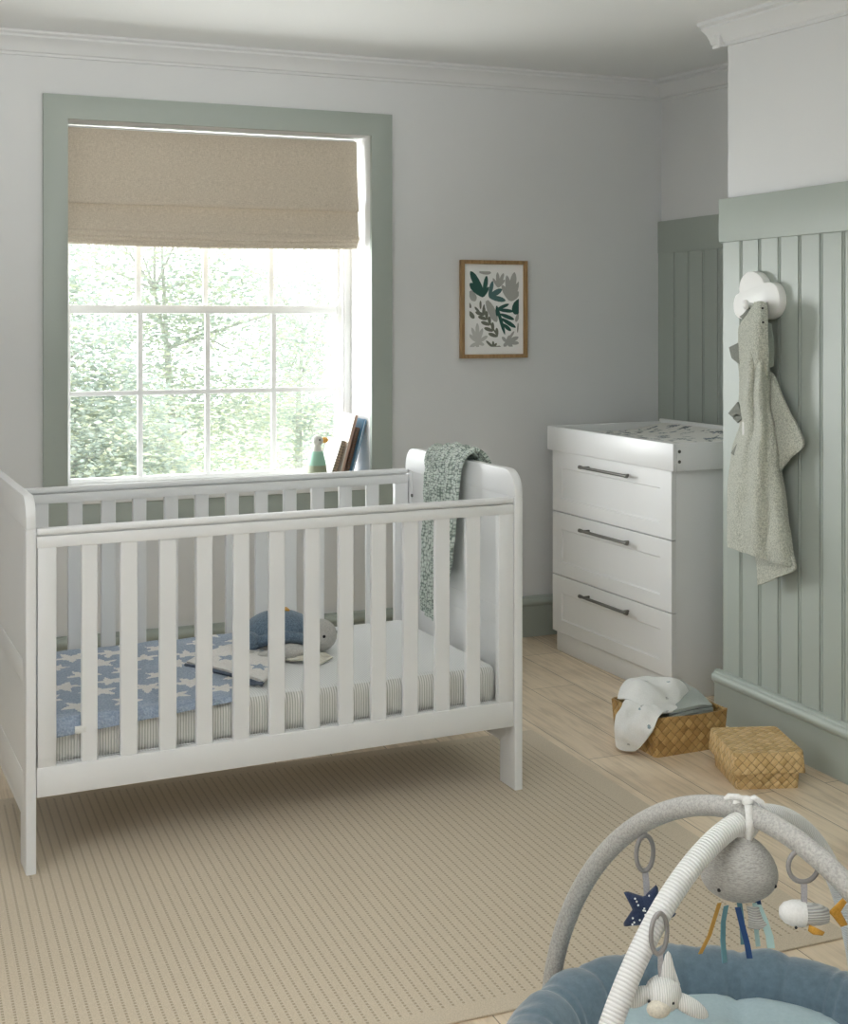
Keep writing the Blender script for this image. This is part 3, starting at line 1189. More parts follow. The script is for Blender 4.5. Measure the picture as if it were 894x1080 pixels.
b = MB().sheet(fold, 60, 60, .007, .004, 18, matfn=fold_mat)
o = b.build('folded_corner', [M['blanket_white'], M['blanket']], bk, 80)
o['label'] = 'white reverse of the blanket with blue stars'
b = MB().tube([Vector(fold[0][k]) + Vector((-.004, -.002, -.006)) for k in range(4)], .0055, 8)
b.tube([K(.648, .105, MT + .016), K(.628, .13, MT + .008), K(.60, .16, MT + .010)], .005, 8)
b.build('binding', M['blanket_edge'], bk)
b = MB().box(*(-.245, -.215), -.393, -.386, -.028, -.010, .001)
b.build('care_label', M['muslin'], bk)

# plush turtle
tu = cotroot('plush_turtle', 'soft plush turtle with a blue shell and grey head, on the mattress', 'soft toy', (.785, .47, MT))


def shell_fn(p):
    return Vector((p.x, p.y, p.z if p.z > 0 else p.z * .25))


b = MB().ball((.045, .035, .050), (.118, .105, .076), fn=shell_fn, seg=32)
sh = b.build('shell', M['shell'], tu, 80)
b = MB()
ring = [(.045 + .122 * math.cos(a), .035 + .110 * math.sin(a), .054 + .012 * math.sin(3 * a + .6) * (1 if math.sin(a) < 0 else .3)) for a in [2 * PI * k / 48 for k in range(48)]]
b.tube(ring, .018, 10, closed=True)
b.build('shell_rim', M['shell'], sh, 80)
MB().ball((-.075, -.030, .052), (.050, .034, .032), seg=20, mtx=Matrix.Rotation(.35, 4, 'Y') @ Matrix.Rotation(.5, 4, 'Z')).build('shell_lappet', M['shell'], sh, 80)
b = MB().ball((.04, .02, .024), (.11, .09, .026), seg=24)
b.build('belly', M['grey_plush'], tu, 80)
b = MB().ball((.158, -.045, .052), (.052, .047, .050), seg=24)
hd = b.build('head', M['grey_plush'], tu, 80)
hd['label'] = 'round grey turtle head with a small black eye'
MB().ball((.152, -.091, .058), (.005, .003, .005), seg=10).build('eye', M['black'], hd)
MB().ball((.208, -.06, .06), (.003, .005, .005), seg=10).build('eye', M['black'], hd)
for k, (p, r_, rot) in enumerate((((-.045, -.105, .019), (.036, .028, .018), .5), ((.040, -.105, .026), (.044, .032, .024), -.5), ((-.085, -.085, .018), (.036, .024, .017), .3), ((.12, .12, .018), (.050, .03, .016), .8))):
    MB().ball(p, r_, seg=18, mtx=Matrix.Rotation(rot, 4, 'Z')).build('flipper', M['grey_plush'], tu, 80)
b = MB().sheet([[(.015, .02, .127), (.018, .045, .130)], [(.045, .016, .131), (.045, .042, .133)], [(.075, .014, .126), (.075, .04, .129)]], 10, 4, .005)
b.build('tab', M['mustard'], sh, 80)

# small cream comforter cloth in front of the turtle
b = MB()
b.sheet([[(.795, .345, MT + .006), (.83, .40, MT + .010), (.87, .43, MT + .012)],
         [(.825, .305, MT + .012), (.855, .35, MT + .020), (.89, .385, MT + .022)],
         [(.855, .29, MT + .010), (.885, .32, MT + .020), (.92, .35, MT + .016)],
         [(.872, .262, MT + .004), (.915, .29, MT + .008), (.945, .325, MT + .005)]], 30, 30, .004, .006, 40)
cotobj('comforter', b, M['cream_cloth'], 'small crumpled cream comforter cloth in front of the plush turtle', 'comforter')

# knitted throw over the footboard
th = cotroot('knitted_throw', 'sage green chunky knitted throw hanging over the right end of the cot', 'throw', (1.42, .49, .43))
TO = Vector((1.42, .49, .43))


def throw_part(y_top, y_bot, z_bot, xo, seed, z_out, folds=3, amp=.008):
    rows = []
    prof = [(1.448 + xo, z_out), (1.447 + xo, .90), (1.442 + xo, .960), (1.420, .981 + xo), (1.399 - xo, .962), (1.394 - xo, .90), (1.390 - xo, .80), (1.388 - xo, .68), (1.386 - xo, z_bot + .08), (1.385 - xo, z_bot)]
    n = len(prof)
    for i, (x, z) in enumerate(prof):
        t = max(0, (i - 3) / (n - 4))
        row = []
        for c in range(9):
            s = c / 8
            a = y_top[0] + (y_bot[0] - y_top[0]) * t
            bq = y_top[1] + (y_bot[1] - y_top[1]) * t
            y = a + (bq - a) * s
            off = amp * (math.sin(s * folds * 2 * PI + seed) + 1) / 2
            sgn = -1 if i > 3 else 1
            row.append((x + (sgn * off if i != 3 else 0) - TO.x, y - TO.y, z + (off if i == 3 else 0) + (.02 * s * (1 if seed > 2 else -1) if i == n - 1 else 0) - TO.z))
        rows.append(row)
    return MB().sheet(rows, 60, 40, .010, .006, 26, uvs=105.0, seed=seed)


throw_part((.565, .450), (.592, .495), .432, .006, 1, .55, 2, .010).build('front_layer', M['knit'], th, 80)
throw_part((.475, .275), (.500, .365), .545, .013, 3, .60, 3, .016).build('rear_layer', M['knit'], th, 80)

# ------------------------------------------------------------------ CHEST OF DRAWERS + CHANGING TRAY
DA = math.radians(-87.15)
DO = Vector((2.646, 5.06, 0))
dr = thing('chest_of_drawers', 'white chest of three drawers with dark bar handles, in the alcove', 'chest of drawers', DO, DA)
DW, DD = .866, .545
b = MB()
b.box(0.002, DW - .002, .020, DD, .085, .861, .0015)
b.box(0.004, DW, .020, .045, .0, .090, 0)
b.box(0.0, .018, .020, DD, 0, .861, .001)
b.box(DW - .018, DW, .0205, DD, 0, .861, .001)
b.build('body', W, dr)
b = MB().box(.018, DW - .018, .012, .030, 0, .083, .001)
b.build('plinth', W, dr)


def drawer(z0, z1):
    b = MB()
    x0, x1 = -.004, DW + .002
    fr = .074
    bb = bmesh.new()
    # shaker front: outer frame, sloped step, recessed panel
    def rect(ix, iz0, iz1, y):
        return [bb.verts.new((x0 + ix, y, z0 + iz0)), bb.verts.new((x1 - ix, y, z0 + iz0)), bb.verts.new((x1 - ix, y, z1 - iz1)), bb.verts.new((x0 + ix, y, z1 - iz1))]
    loops = [rect(0, 0, 0, .019), rect(0, 0, 0, .0015), rect(.0015, .0015, .0015, 0), rect(fr, .055, .070, 0), rect(fr + .004, .059, .074, .0065)]
    for A, B in zip(loops, loops[1:]):
        for k in range(4):
            bb.faces.new((A[k], A[(k + 1) % 4], B[(k + 1) % 4], B[k]))
    bb.faces.new(loops[-1])
    bb.faces.new(loops[0])
    bmesh.ops.recalc_face_normals(bb, faces=bb.faces)
    b.add(bb)
    d = b.build('drawer', W, dr, 20)
    hz = z1 - .045
    b = MB()
    hx0, hx1, hy = .268, .606, -.030
    b.tube([(hx0, hy, hz), (hx1, hy, hz)], .0062, 12)
    for hx in (hx0 + .025, hx1 - .025):
        b.tube([(hx, 0.0, hz), (hx, hy, hz)], .005, 10)
    for hx in (hx0, hx1):
        b.tube([(hx - .004, hy, hz), (hx + .010, hy, hz)], .0078, 12)
    b.build('handle', M['metal'], d)['label'] = 'dark metal bar handle'


for z0, z1 in ((.085, .327), (.331, .599), (.603, .861)):
    drawer(z0, z1)

ty = thing('changing_tray', 'white changing tray with raised sides, on the chest of drawers', 'changing tray', DO + Vector((0, 0, .8615)), DA)
TX0, TX1, TY0, TY1, TZ = -.030, .894, -.012, .590, .104
for nm, q in (('front_board', (TX0, TX1, TY0, TY0 + .018)), ('back_board', (TX0, TX1, TY1 - .018, TY1)), ('side_board', (TX0, TX0 + .018, TY0 + .018, TY1 - .018)), ('side_board', (TX1 - .018, TX1, TY0 + .018, TY1 - .018))):
    b = MB().box(q[0], q[1], q[2], q[3], 0.0, TZ + (.012 if nm == 'back_board' else 0), .004)
    b.build(nm, W, ty)
MB().box(TX0 + .018, TX1 - .018, TY0 + .018, TY1 - .018, .0005, .014).build('tray_base', W, ty)
for zz in (.036, .074):
    b = MB().tube([(TX1 - .001, TY0 + .028, zz), (TX1 + .002, TY0 + .028, zz)], .0065, 14)
    b.build('bolt', M['metal'], ty)

mt2 = thing('changing_mat', 'cream changing mat printed with dark and blue leaf motifs, in the changing tray', 'changing mat', DO + Vector((0, 0, .8615)) + (Matrix.Rotation(DA, 3, 'Z') @ Vector((.442, .289, .0145))), DA)
pr_ = random.Random(5)
mot = []
for k in range(200):
    mot.append((pr_.uniform(-.42, .42), pr_.uniform(-.26, .26), pr_.choice((.010, .013, .017, .024, .034)), pr_.uniform(0, PI), pr_.choice((1, 1, 2, 2, 3))))


def mat_print(a, c, p):
    for mx_, my_, r_, an, mi in mot:
        dx, dy = p.x - mx_, p.y - my_
        if abs(dx) > .04 or abs(dy) > .04:
            continue
        u_ = dx * math.cos(an) + dy * math.sin(an)
        v_ = -dx * math.sin(an) + dy * math.cos(an)
        if abs(v_) < r_ * .55 * (1 - (u_ / r_) ** 2) * (1 if r_ < .012 else (.75 + .35 * math.sin(u_ * 420))) and abs(u_) < r_:
            return mi
    return 0


ctrl = []
for i in range(7):
    row = []
    for j in range(9):
        x = -.435 + .87 * i / 6
        y = -.275 + .55 * j / 8
        e = abs(j - 4) / 4
        z = .046 + .030 * e ** 2
        row.append((x, y, z))
    ctrl.append(row)
MB().sheet(ctrl, 150, 100, .022, .002, 10, matfn=mat_print).build('cushion', [M['mat_pad'], M['print_dark'], M['print_blue'], M['print_grey']], mt2, 80)
MB().box(-.43, .43, -.265, .265, 0, .036, .006).build('mat_base', M['mat_pad'], mt2)

# ------------------------------------------------------------------ FRAMED PRINT
ax, az = 2.475, 1.2545
AWd, AHt = .326, .434
ar = thing('framed_print', 'oak framed print of green and grey cut-out leaves on the window wall', 'picture', (ax, YB, az))
b = MB()
fw = .017
b.box(-AWd / 2, -AWd / 2 + fw, -.026, -.001, 0, AHt, .002)
b.box(AWd / 2 - fw, AWd / 2, -.026, -.001, 0, AHt, .002)
b.box(-AWd / 2 + fw, AWd / 2 - fw, -.026, -.001, 0, fw, .002)
b.box(-AWd / 2 + fw, AWd / 2 - fw, -.026, -.001, AHt - fw, AHt, .002)
b.build('frame', M['frame_oak'], ar)
MB().box(-AWd / 2 + fw, AWd / 2 - fw, -.010, -.001, fw, AHt - fw).build('mount', M['paper'], ar)
b = MB()
PX0, PX1, PZ0, PZ1 = -.118, .124, .050, .385


LC = [0]


def cut(x0, z0, x1, z1, wd, mi):
    """one cut-paper leaf from its foot to its tip; sheet units: 430 wide, 690 tall, measured from the top left."""
    LC[0] += 1
    f = (PX1 - PX0) / 430.0
    g = (PZ1 - PZ0) / 690.0
    A = Vector((PX0 + (x0 - 195) * f, PZ1 - (z0 - 200) * g))
    B = Vector((PX0 + (x1 - 195) * f, PZ1 - (z1 - 200) * g))
    d = B - A
    nrm = Vector((-d.y, d.x)).normalized() * wd * f * 1.12
    prof = [(0, .35), (.15, .7), (.35, .95), (.6, 1.0), (.8, .85), (.93, .5), (1, .12)]
    pts = [A + d * t + nrm * w for t, w in prof] + [A + d * t - nrm * w for t, w in reversed(prof)]
    q = []
    for p in pts:
        p = (min(max(p.x, PX0), PX1), min(max(p.y, PZ0), PZ1))
        if not q or abs(p[0] - q[-1][0]) + abs(p[1] - q[-1][1]) > 1e-4:
            q.append(p)
    if len(q) > 2 and abs(q[0][0] - q[-1][0]) + abs(q[0][1] - q[-1][1]) < 1e-4:
        q.pop()
    if len(q) > 2:
        b.prism(q, .0005, 'Y', -.0106 - .000025 * LC[0], mi)


def hand(bx_, bz_, tips, mi):
    for x, z, w_ in tips:
        cut(bx_, bz_, x, z, w_, mi)


hand(550, 465, ((520, 235, 22), (588, 205, 26), (632, 290, 18), (630, 385, 22), (478, 325, 20)), 2)
hand(445, 345, ((398, 262, 10), (438, 208, 14), (492, 215, 14), (502, 275, 10)), 2)
cut(280, 205, 382, 212, 16, 2)
cut(200, 380, 246, 472, 26, 2)
cut(345, 468, 432, 662, 30, 2)
cut(622, 585, 600, 662, 13, 2)
hand(268, 850, ((190, 775, 13), (215, 715, 14), (262, 672, 15), (308, 722, 14), (352, 790, 13), (200, 892, 13), (262, 900, 13), (322, 872, 12)), 3)
hand(520, 850, ((478, 800, 12), (495, 892, 14), (545, 785, 12), (622, 802, 16), (628, 858, 14), (570, 895, 14), (585, 748, 9)), 2)
hand(318, 425, ((205, 200, 27), (344, 240, 17), (198, 312, 28), (362, 342, 11)), 0)
cut(318, 432, 285, 355, 30, 0)
hand(366, 432, ((396, 288, 15), (476, 362, 20), (508, 466, 19)), 1)
cut(430, 515, 502, 778, 13, 0)
for x0, z0, x1, z1, w_ in ((435, 545, 538, 498, 12), (445, 550, 578, 566, 13), (462, 590, 584, 640, 14), (474, 632, 598, 714, 15), (486, 682, 556, 744, 14), (430, 518, 434, 612, 10)):
    cut(x0, z0, x1, z1, w_, 0)
cut(640, 455, 588, 592, 40, 0)
cut(322, 575, 442, 802, 6, 4)
for x, z in ((322, 600), (345, 640), (370, 690), (398, 745), (434, 796)):
    cut(x, z, x - 76, z - 28, 13, 4)
    cut(x, z, x - 4, z - 80, 12, 4)
for x0, z0, x1, z1, w_ in ((290, 545, 290, 468, 8), (290, 588, 240, 525, 9), (308, 592, 322, 502, 8), (192, 488, 206, 537, 9), (190, 568, 236, 630, 16), (618, 672, 614, 762, 4)):
    cut(x0, z0, x1, z1, w_, 4)
hand(402, 900, ((338, 834, 9), (368, 862, 9), (398, 838, 9), (430, 856, 9), (466, 888, 9)), 4)
b.build('print', [M['leaf_dark'], M['leaf_teal'], M['leaf_grey'], M['leaf_pale'], M['leaf_olive']], ar, 0)

# ------------------------------------------------------------------ ON THE SILL
gz = WZ0 + .0025
gp = on_y(334, 480, 5.44)
gp = on_y(334, 480, 5.355)
go = thing('wooden_goose', 'stacking toy goose with a mint body and orange beak on the window sill', 'toy', (gp.x, 5.355, gz))
MB().lathe([(0, 0), (.046, 0), (.048, .006), (.047, .014), (0, .014)], 24).build('base_ring', M['goose_pink'], go)
MB().lathe([(0, .0145), (.047, .0145), (.0475, .02), (.040, .076), (0, .076)], 24).build('lower_ring', M['goose_olive'], go)
MB().lathe([(0, .0765), (.0395, .0765), (.040, .080), (.028, .132), (.025, .135), (0, .135)], 24).build('body_ring', M['goose_mint'], go)
b = MB().lathe([(0, .1355), (.023, .1355), (.022, .14), (.017, .160), (.0165, .170), (0, .172)], 20)
b.ball((.003, 0, .180), (.025, .022, .024), seg=18)
nk = b.build('neck', M['goose_white'], go, 60)
MB().ball((.034, 0, .181), (.018, .012, .013), seg=14).build('beak', M['goose_beak'], nk, 60)
for ey in (-.0215, .0215):
    MB().ball((.006, ey, .184), (.004, .002, .004), seg=10).build('eye', M['black'], nk, 60)


def book(name, label, cat, x, y0, y1, h, th, lean, cover, edge, coil=None, pages=None):
    """book standing on its tail, leaning to the right against the reveal."""
    r = thing(name, label, cat, (x, (y0 + y1) / 2, gz), 0, None)
    d = (y1 - y0) / 2
    rot = Matrix.Rotation(lean, 4, 'Y')
    off = Matrix.Translation((0, 0, 0))

    def tilt(b, nm, mm):
        o = b.build(nm, mm, r)
        o.data.transform(off @ rot)
        return o
    cv = .0025
    tilt(MB().box(-th, -th + cv, -d, d, .0, h, .0008), 'cover', cover)
    tilt(MB().box(-cv, 0, -d, d, .0, h, .0008), 'back_cover', edge)
    tilt(MB().box(-th + cv, -cv, -d + .004, d - .004, .002, h - .003), 'pages', pages or M['book_beige'])
    if coil:
        b = MB()
        n = int(h / .012)
        for k in range(n):
            z = .01 + k * .012
            c = Vector((-th / 2, -d, z))
            b.tube([c + Vector((math.cos(a) * (th / 2 + .001), math.sin(a) * .006, 0)) for a in [2 * PI * i / 10 for i in range(10)]], .0013, 5, closed=True)
        tilt(b, 'coil', coil)
    return r


LN = math.radians(15)
XR = WX1
# from the reveal leftwards: blue, brown spiral, cream album, white notebook
book('book', 'thin blue book leaning against the window reveal, furthest right on the sill', 'book', XR - .072, 5.345, 5.465, .272, .010, LN, M['book_blue'], M['book_blue'], None, M['paper'])
book('spiral_notebook', 'brown spiral-bound notebook leaning beside the thin blue book on the sill', 'notebook', XR - .092, 5.350, 5.460, .236, .014, LN, M['book_brown'], M['book_brown'], M['metal'], M['book_brown'])
book('album', 'tall cream album leaning between the brown and the beige notebooks on the sill', 'book', XR - .115, 5.352, 5.54, .292, .014, LN * 1.02, M['book_cream'], M['book_pink'], None, M['book_pink'])
book('spiral_notebook', 'small white notebook with beige edge, leftmost of the books on the sill', 'notebook', XR - .148, 5.36, 5.55, .180, .021, LN * 1.25, M['book_white'], M['book_beige'], M['metal'], M['book_beige'])

# ------------------------------------------------------------------ CLOUD HOOK + HOODED TOWEL
XP = XC - .012
hk = thing('cloud_hook', 'white cloud-shaped wall hook on the sage panelling', 'hook', (XP, 3.685, 1.424))
HO = Vector(hk.location)


def closed_curve(ctrl, n=10):
    out = []
    m_ = len(ctrl)
    for i in range(m_):
        p0, p1, p2, p3 = (Vector((*ctrl[(i + k) % m_], 0)) for k in (-1, 0, 1, 2))
        for k in range(n):
            f = k / n
            q = 0.5 * ((2 * p1) + (p2 - p0) * f + (2 * p0 - 5 * p1 + 4 * p2 - p3) * f * f + (3 * p1 - p0 - 3 * p2 + p3) * f ** 3)
            out.append((q.x, q.y))
    return out


CLOUD = [(779, 304), (780.5, 296), (785, 289), (791, 286), (798, 288), (803, 293), (805.5, 298), (812, 297.5), (818, 302), (821.5, 312), (821, 324), (816, 333), (808, 337), (798, 336.5), (788, 336.5), (780, 336), (774.5, 331), (773, 321), (775, 312), (779, 308.5)]


def cloud_outline():
    return closed_curve([(p.y - HO.y, p.z - HO.z) for p in (on_x(u, v, XP - .03) for u, v in CLOUD)], 6)


MB().prism(cloud_outline(), .030, 'X', -.0305, bev=.003).build('plaque', M['plaque'], hk, 40)
b = MB().tube([(-.030, -.005, .045), (-.075, -.005, .052)], .011, 14)
b.ball((-.078, -.005, .053), (.010, .017, .017), seg=16)
b.build('peg', M['plaque'], hk, 60)

tw = thing('hooded_towel', 'sage green hooded dinosaur bath towel hanging from the cloud hook', 'towel', (XP - .05, 3.69, .52))
TWO = Vector(tw.location)
XT = XP - .060


def tp(u, v, x=0.0):
    p = on_x(u, v, XT + x)
    return p - TWO


def towel_body(outl, nf, amp, th_, name, seed, x_in=.045, mats=None):
    """closed hanging cloth: front surface between left/right outline with folds and a back surface near the wall."""
    rows = []
    for (v, ul, ur, bulge, slant) in outl:
        row = []
        for c in range(13):
            s = c / 12
            u = ul + (ur - ul) * s
            edge = math.sin(PI * s) ** .6
            x = -bulge * edge + amp * edge * math.sin(s * nf * PI + seed + v * .028) + x_in * (1 - edge) * .5
            row.append(tp(u, v + slant * s, x))
        rows.append(row)
    return MB().sheet(rows, 70, 40, th_, .006, 16, seed=seed)


# main drape
outl = [(319, 797, 807, .030, 0), (328, 792, 808, .030, 0), (340, 783, 808, .036, 0), (362, 780, 810, .044, 0), (392, 780, 811, .044, 0), (420, 779, 812, .040, 0), (450, 780, 817, .044, 0), (480, 772, 821, .046, 0), (508, 769, 825, .040, 3), (534, 768, 830, .036, 8), (557, 767, 834, .032, 14), (577, 768, 838.5, .026, 23)]
b = towel_body(outl, 5, .010, .010, 'x', 1)
body = b.build('drape', M['terry'], tw, 80)
b = MB().sheet([[tp(797, 585, .015), tp(817, 583, .012), tp(837, 588, .010)],
                [tp(799, 603, .005), tp(816, 600, .005), tp(838, 601, .006)],
                [tp(799, 617, .000), tp(806, 615, .002), tp(822, 608, .004)]], 16, 20, .008, .002, 20)
b.build('back_corner', M['terry'], tw, 80)
# right flap hanging behind
b = MB().sheet([[tp(808, 392, .022), tp(812, 392, .020), tp(815, 396, .018)],
                [tp(809, 425, .022), tp(818, 424, .010), tp(829, 427, .018)],
                [tp(810, 462, .022), tp(826, 462, .008), tp(847, 467, .022)],
                [tp(812, 480, .022), tp(824, 485, .010), tp(835, 481, .022)],
                [tp(814, 503, .022), tp(820, 500, .016), tp(823, 494, .022)]], 40, 24, .009, .005, 22)
b.build('flap', M['terry'], tw, 80)
# hood with face
b = MB().sheet([[tp(796, 320, -.020), tp(802, 318, -.030), tp(808.5, 320, -.024)],
                [tp(789, 332, -.032), tp(800, 330, -.052), tp(809, 332, -.030)],
                [tp(780, 345, -.030), tp(797, 348, -.058), tp(809.5, 350, -.030)],
                [tp(780, 368, -.024), tp(797, 372, -.052), tp(810.5, 372, -.024)],
               [tp(783, 400, -.004), tp(797, 405, -.020), tp(809, 405, -.004)]], 30, 20, .009, .003, 26)
hood = b.build('hood', M['terry'], tw, 80)
for (u, v) in ((804, 325), (804.5, 340)):
    p = tp(u, v, -.052)
    MB().ball(p, (.004, .0045, .0035), seg=10).build('eye', M['black'], hood, 80)
b = MB().sheet([[tp(808, 340, .01), tp(813, 342, .014)], [tp(810, 365, .008), tp(816, 366, .014)], [tp(811, 388, .01), tp(815, 386, .014)]], 14, 6, .004, .001, 20)
b.build('lining', M['terry_lining'], tw, 80)
# felt spikes along the back
for pts in (((783, 331), (789, 324), (792, 332), (783, 337), (779, 334)), ((779, 361), (768, 366), (771, 378), (780, 385)), ((777, 424), (767, 436), (773, 441), (782, 438)), ((776, 436), (772, 441), (777, 446), (784, 440)), ((781, 461), (770, 478), (778, 484), (783, 466))):
    P2 = [tp(u, v, -.012) for u, v in pts]
    b = MB().prism([(p.y, p.z) for p in P2], .008, 'X', P2[0].x, bev=.002)
    b.build('spike', M['terry_dark'], tw, 40)
b = MB().box(*(lambda p: (p.x - .004, p.x, p.y - .012, p.y + .012, p.z - .022, p.z + .022))(tp(785.5, 452, -.028)), .002)
b.build('care_label', M['muslin'], tw)

# ------------------------------------------------------------------ BASKETS
def uv_box_faces(bm, uvl):
    for f in bm.faces:
        n = f.normal
        for lp in f.loops:
            c = lp.vert.co
            if abs(n.z) > .6:
                lp[uvl].uv = (c.x, c.y)
            elif abs(n.y) > abs(n.x):
                lp[uvl].uv = (c.x, c.z)
            else:
                lp[uvl].uv = (c.y, c.z)


def basket_shell(w, d, h, flare, th_, bulge=.006, r=.014, bottom=True, z0=0.0, dark=0, wob=.003, seed=0):
    """soft-cornered woven tub, open on top (or, flipped, a lid)."""
    b = MB()
    bb = bmesh.new()
    uvl = bb.loops.layers.uv.new('UVMap')
    rs_ = random.Random(seed)

    def ringpts(sx, sy, z, rr, push=0.0):
        pts = []
        n = 6
        for (cx_, cy_, a0) in ((sx - rr, sy - rr, 0), (-sx + rr, sy - rr, PI / 2), (-sx + rr, -sy + rr, PI), (sx - rr, -sy + rr, 3 * PI / 2)):
            for k in range(n + 1):
                a = a0 + k / n * PI / 2
                pts.append(Vector((cx_ + rr * math.cos(a), cy_ + rr * math.sin(a), z)))
            # side midpoints bulge
            nx_, ny_ = {0: (0, 1), 1: (-1, 0), 2: (0, -1), 3: (1, 0)}[int(round(a0 / (PI / 2)))]
            nxt = {0: (-sx + rr, sy), 1: (-sx, -sy + rr), 2: (sx - rr, -sy), 3: (sx, sy - rr)}[int(round(a0 / (PI / 2)))]
            last = pts[-1]
            for k in range(1, 8):
                t = k / 8
                q = Vector((last.x + (nxt[0] - last.x) * t, last.y + (nxt[1] - last.y) * t, z))
                q += Vector((nx_, ny_, 0)) * push * math.sin(PI * t)
                pts.append(q)
        return pts
    rings = []
    lv = [(0.0, 0), (.15, .4), (.4, 1), (.7, 1), (.92, .6), (1.0, .5)]
    for t, pu in lv:
        f = 1 - flare + flare * t
        pts = ringpts(w / 2 * f, d / 2 * f, z0 + h * t, r, bulge * pu)
        if t == 1.0:
            pts = [p + Vector((0, 0, wob * math.sin(i * .55 + seed))) for i, p in enumerate(pts)]
        rings.append([bb.verts.new(p) for p in pts])
    inner = []
    for t, pu in reversed(lv):
        f = 1 - flare + flare * t
        pts = ringpts(w / 2 * f - th_, d / 2 * f - th_, max(z0 + h * t, z0 + th_), r * .7, bulge * pu)
        if t == 1.0:
            pts = [p + Vector((0, 0, wob * math.sin(i * .55 + seed))) for i, p in enumerate(pts)]
        inner.append([bb.verts.new(p) for p in pts])
    allr = rings + inner
    n = len(rings[0])
    for A, B in zip(allr, allr[1:]):
        for k in range(n):
            bb.faces.new((A[k], A[(k + 1) % n], B[(k + 1) % n], B[k]))
    bb.faces.new(rings[0])
    bb.faces.new(inner[-1])
    bmesh.ops.recalc_face_normals(bb, faces=bb.faces)
    bb.normal_update()
    uv_box_faces(bb, uvl)
    b.add(bb, 0)
    return b


BP, BR = on_z(691, 800, 0), on_z(766, 788, 0)
ba = math.atan2(BR.y - BP.y, BR.x - BP.x)
bw = (BR - BP).length
bd = .262
bc = BP + Matrix.Rotation(ba, 3, 'Z') @ Vector((bw / 2, bd / 2, 0))
bk1 = thing('open_basket', 'open woven palm basket holding folded muslins, in front of the chest of drawers', 'basket', bc, ba)
basket_shell(bw + .012, bd + .012, .128, .06, .006, seed=2).build('tub', M['palm'], bk1, 60)
b = MB()
n_ = 4
rim = []
for k in range(48):
    a = 2 * PI * k / 48
    ca, sa = math.cos(a), math.sin(a)
    e_ = .16
    rim.append(((bw / 2 + .002) * abs(ca) ** e_ * (1 if ca > 0 else -1), (bd / 2 + .002) * abs(sa) ** e_ * (1 if sa > 0 else -1), .126 + .003 * math.sin(k * 1.3)))
BMX = Matrix.Translation(bc) @ Matrix.Rotation(ba, 4, 'Z')
BMI = BMX.inverted()

LP, LR = on_z(775, 834, 0), on_z(846, 832, 0)
la = math.atan2(LR.y - LP.y, LR.x - LP.x)
lw = (LR - LP).length
ld = .245
lc = LP + Matrix.Rotation(la, 3, 'Z') @ Vector((lw / 2, ld / 2, 0))
bk2 = thing('lidded_basket', 'small square woven palm basket closed with its lid, nearest the skirting', 'basket', lc, la)
basket_shell(lw - .004, ld - .004, .085, .05, .005, seed=4).build('tub', M['palm_light'], bk2, 60)
b = basket_shell(lw + .020, ld + .020, .062, .05, .005, seed=6, wob=.002, bulge=.004)
lid = b.build('lid', M['palm_light'], bk2, 60)
lid.data.transform(Matrix.Translation((0, 0, .114)) @ Matrix.Rotation(PI, 4, 'X'))

# cloths in the open basket


def bl_sheet(name, rows, label, mats, cat, nu=40, nv=40, th_=.003, amp=.004, ns=18, matfn=None, seed=0):
    b = MB().sheet([[Vector(p) for p in r] for r in rows], nu, nv, th_, amp, ns, matfn=matfn, seed=seed)
    o = b.build(name, mats, None, 80)
    o.data.transform(BMX)
    recenter(o)
    return tag(o, label, cat)


hw, hd = bw / 2, bd / 2
sg = thing('folded_cloth', 'folded sage green cotton cloth lying in the right of the open basket', 'cloth', BMX @ Vector((.05, .0, .07)), ba)


def S_(x, y, z):
    return (x - .05, y, z - .07)


for k, dz in enumerate((0, .014, .028, .042)):
    b = MB().sheet([[S_(-.07, -.112 + .003 * k, .088 + dz), S_(-.06, 0, .092 + dz), S_(-.05, .10, .098 + dz)],
                    [S_(.02, -.114, .100 + dz), S_(.03, 0, .106 + dz), S_(.04, .108, .112 + dz)],
                    [S_(.115 - .003 * k, -.100, .092 + dz), S_(.122, 0, .108 + dz), S_(.130, .112, .118 + dz)]], 24, 24, .010, .004, 14, seed=k)
    b.build('fold', M['sage_cloth'], sg, 80)

bl_sheet('crumpled_cloth', [[(-.120, .105, .07), (-.07, .112, .08), (-.02, .11, .07)],
                       [(-.125, .06, .12), (-.08, .085, .185), (-.02, .09, .150)],
                       [(-.115, .0, .10), (-.06, .02, .150), (0, .03, .13)]], 'crumpled grey-blue cotton cloth at the back left of the open basket', M['blue_cloth'], 'cloth', 30, 30, .004, .010, 16)

mr = random.Random(8)
dots = [(mr.uniform(0, .5), mr.uniform(0, .5), mr.uniform(.006, .010), mr.uniform(0, PI), mr.choice((1, 1, 2))) for _ in range(38)]


def dots_mat(a, c, p):
    for x, y, r_, an, mi in dots:
        dx, dy = a - x, c - y
        u_ = dx * math.cos(an) + dy * math.sin(an)
        v_ = -dx * math.sin(an) + dy * math.cos(an)
        if (u_ / r_) ** 2 + (v_ / (r_ * .5)) ** 2 < 1:
            return mi
    return 0


mus = thing('muslin_cloth', 'white muslin printed with small blue motifs, spilling over the corner of the open basket', 'muslin', BMX @ Vector((-.1, -.05, 0.0)), ba)


def Q(x, y, z):
    return (x + .1, y + .05, z)


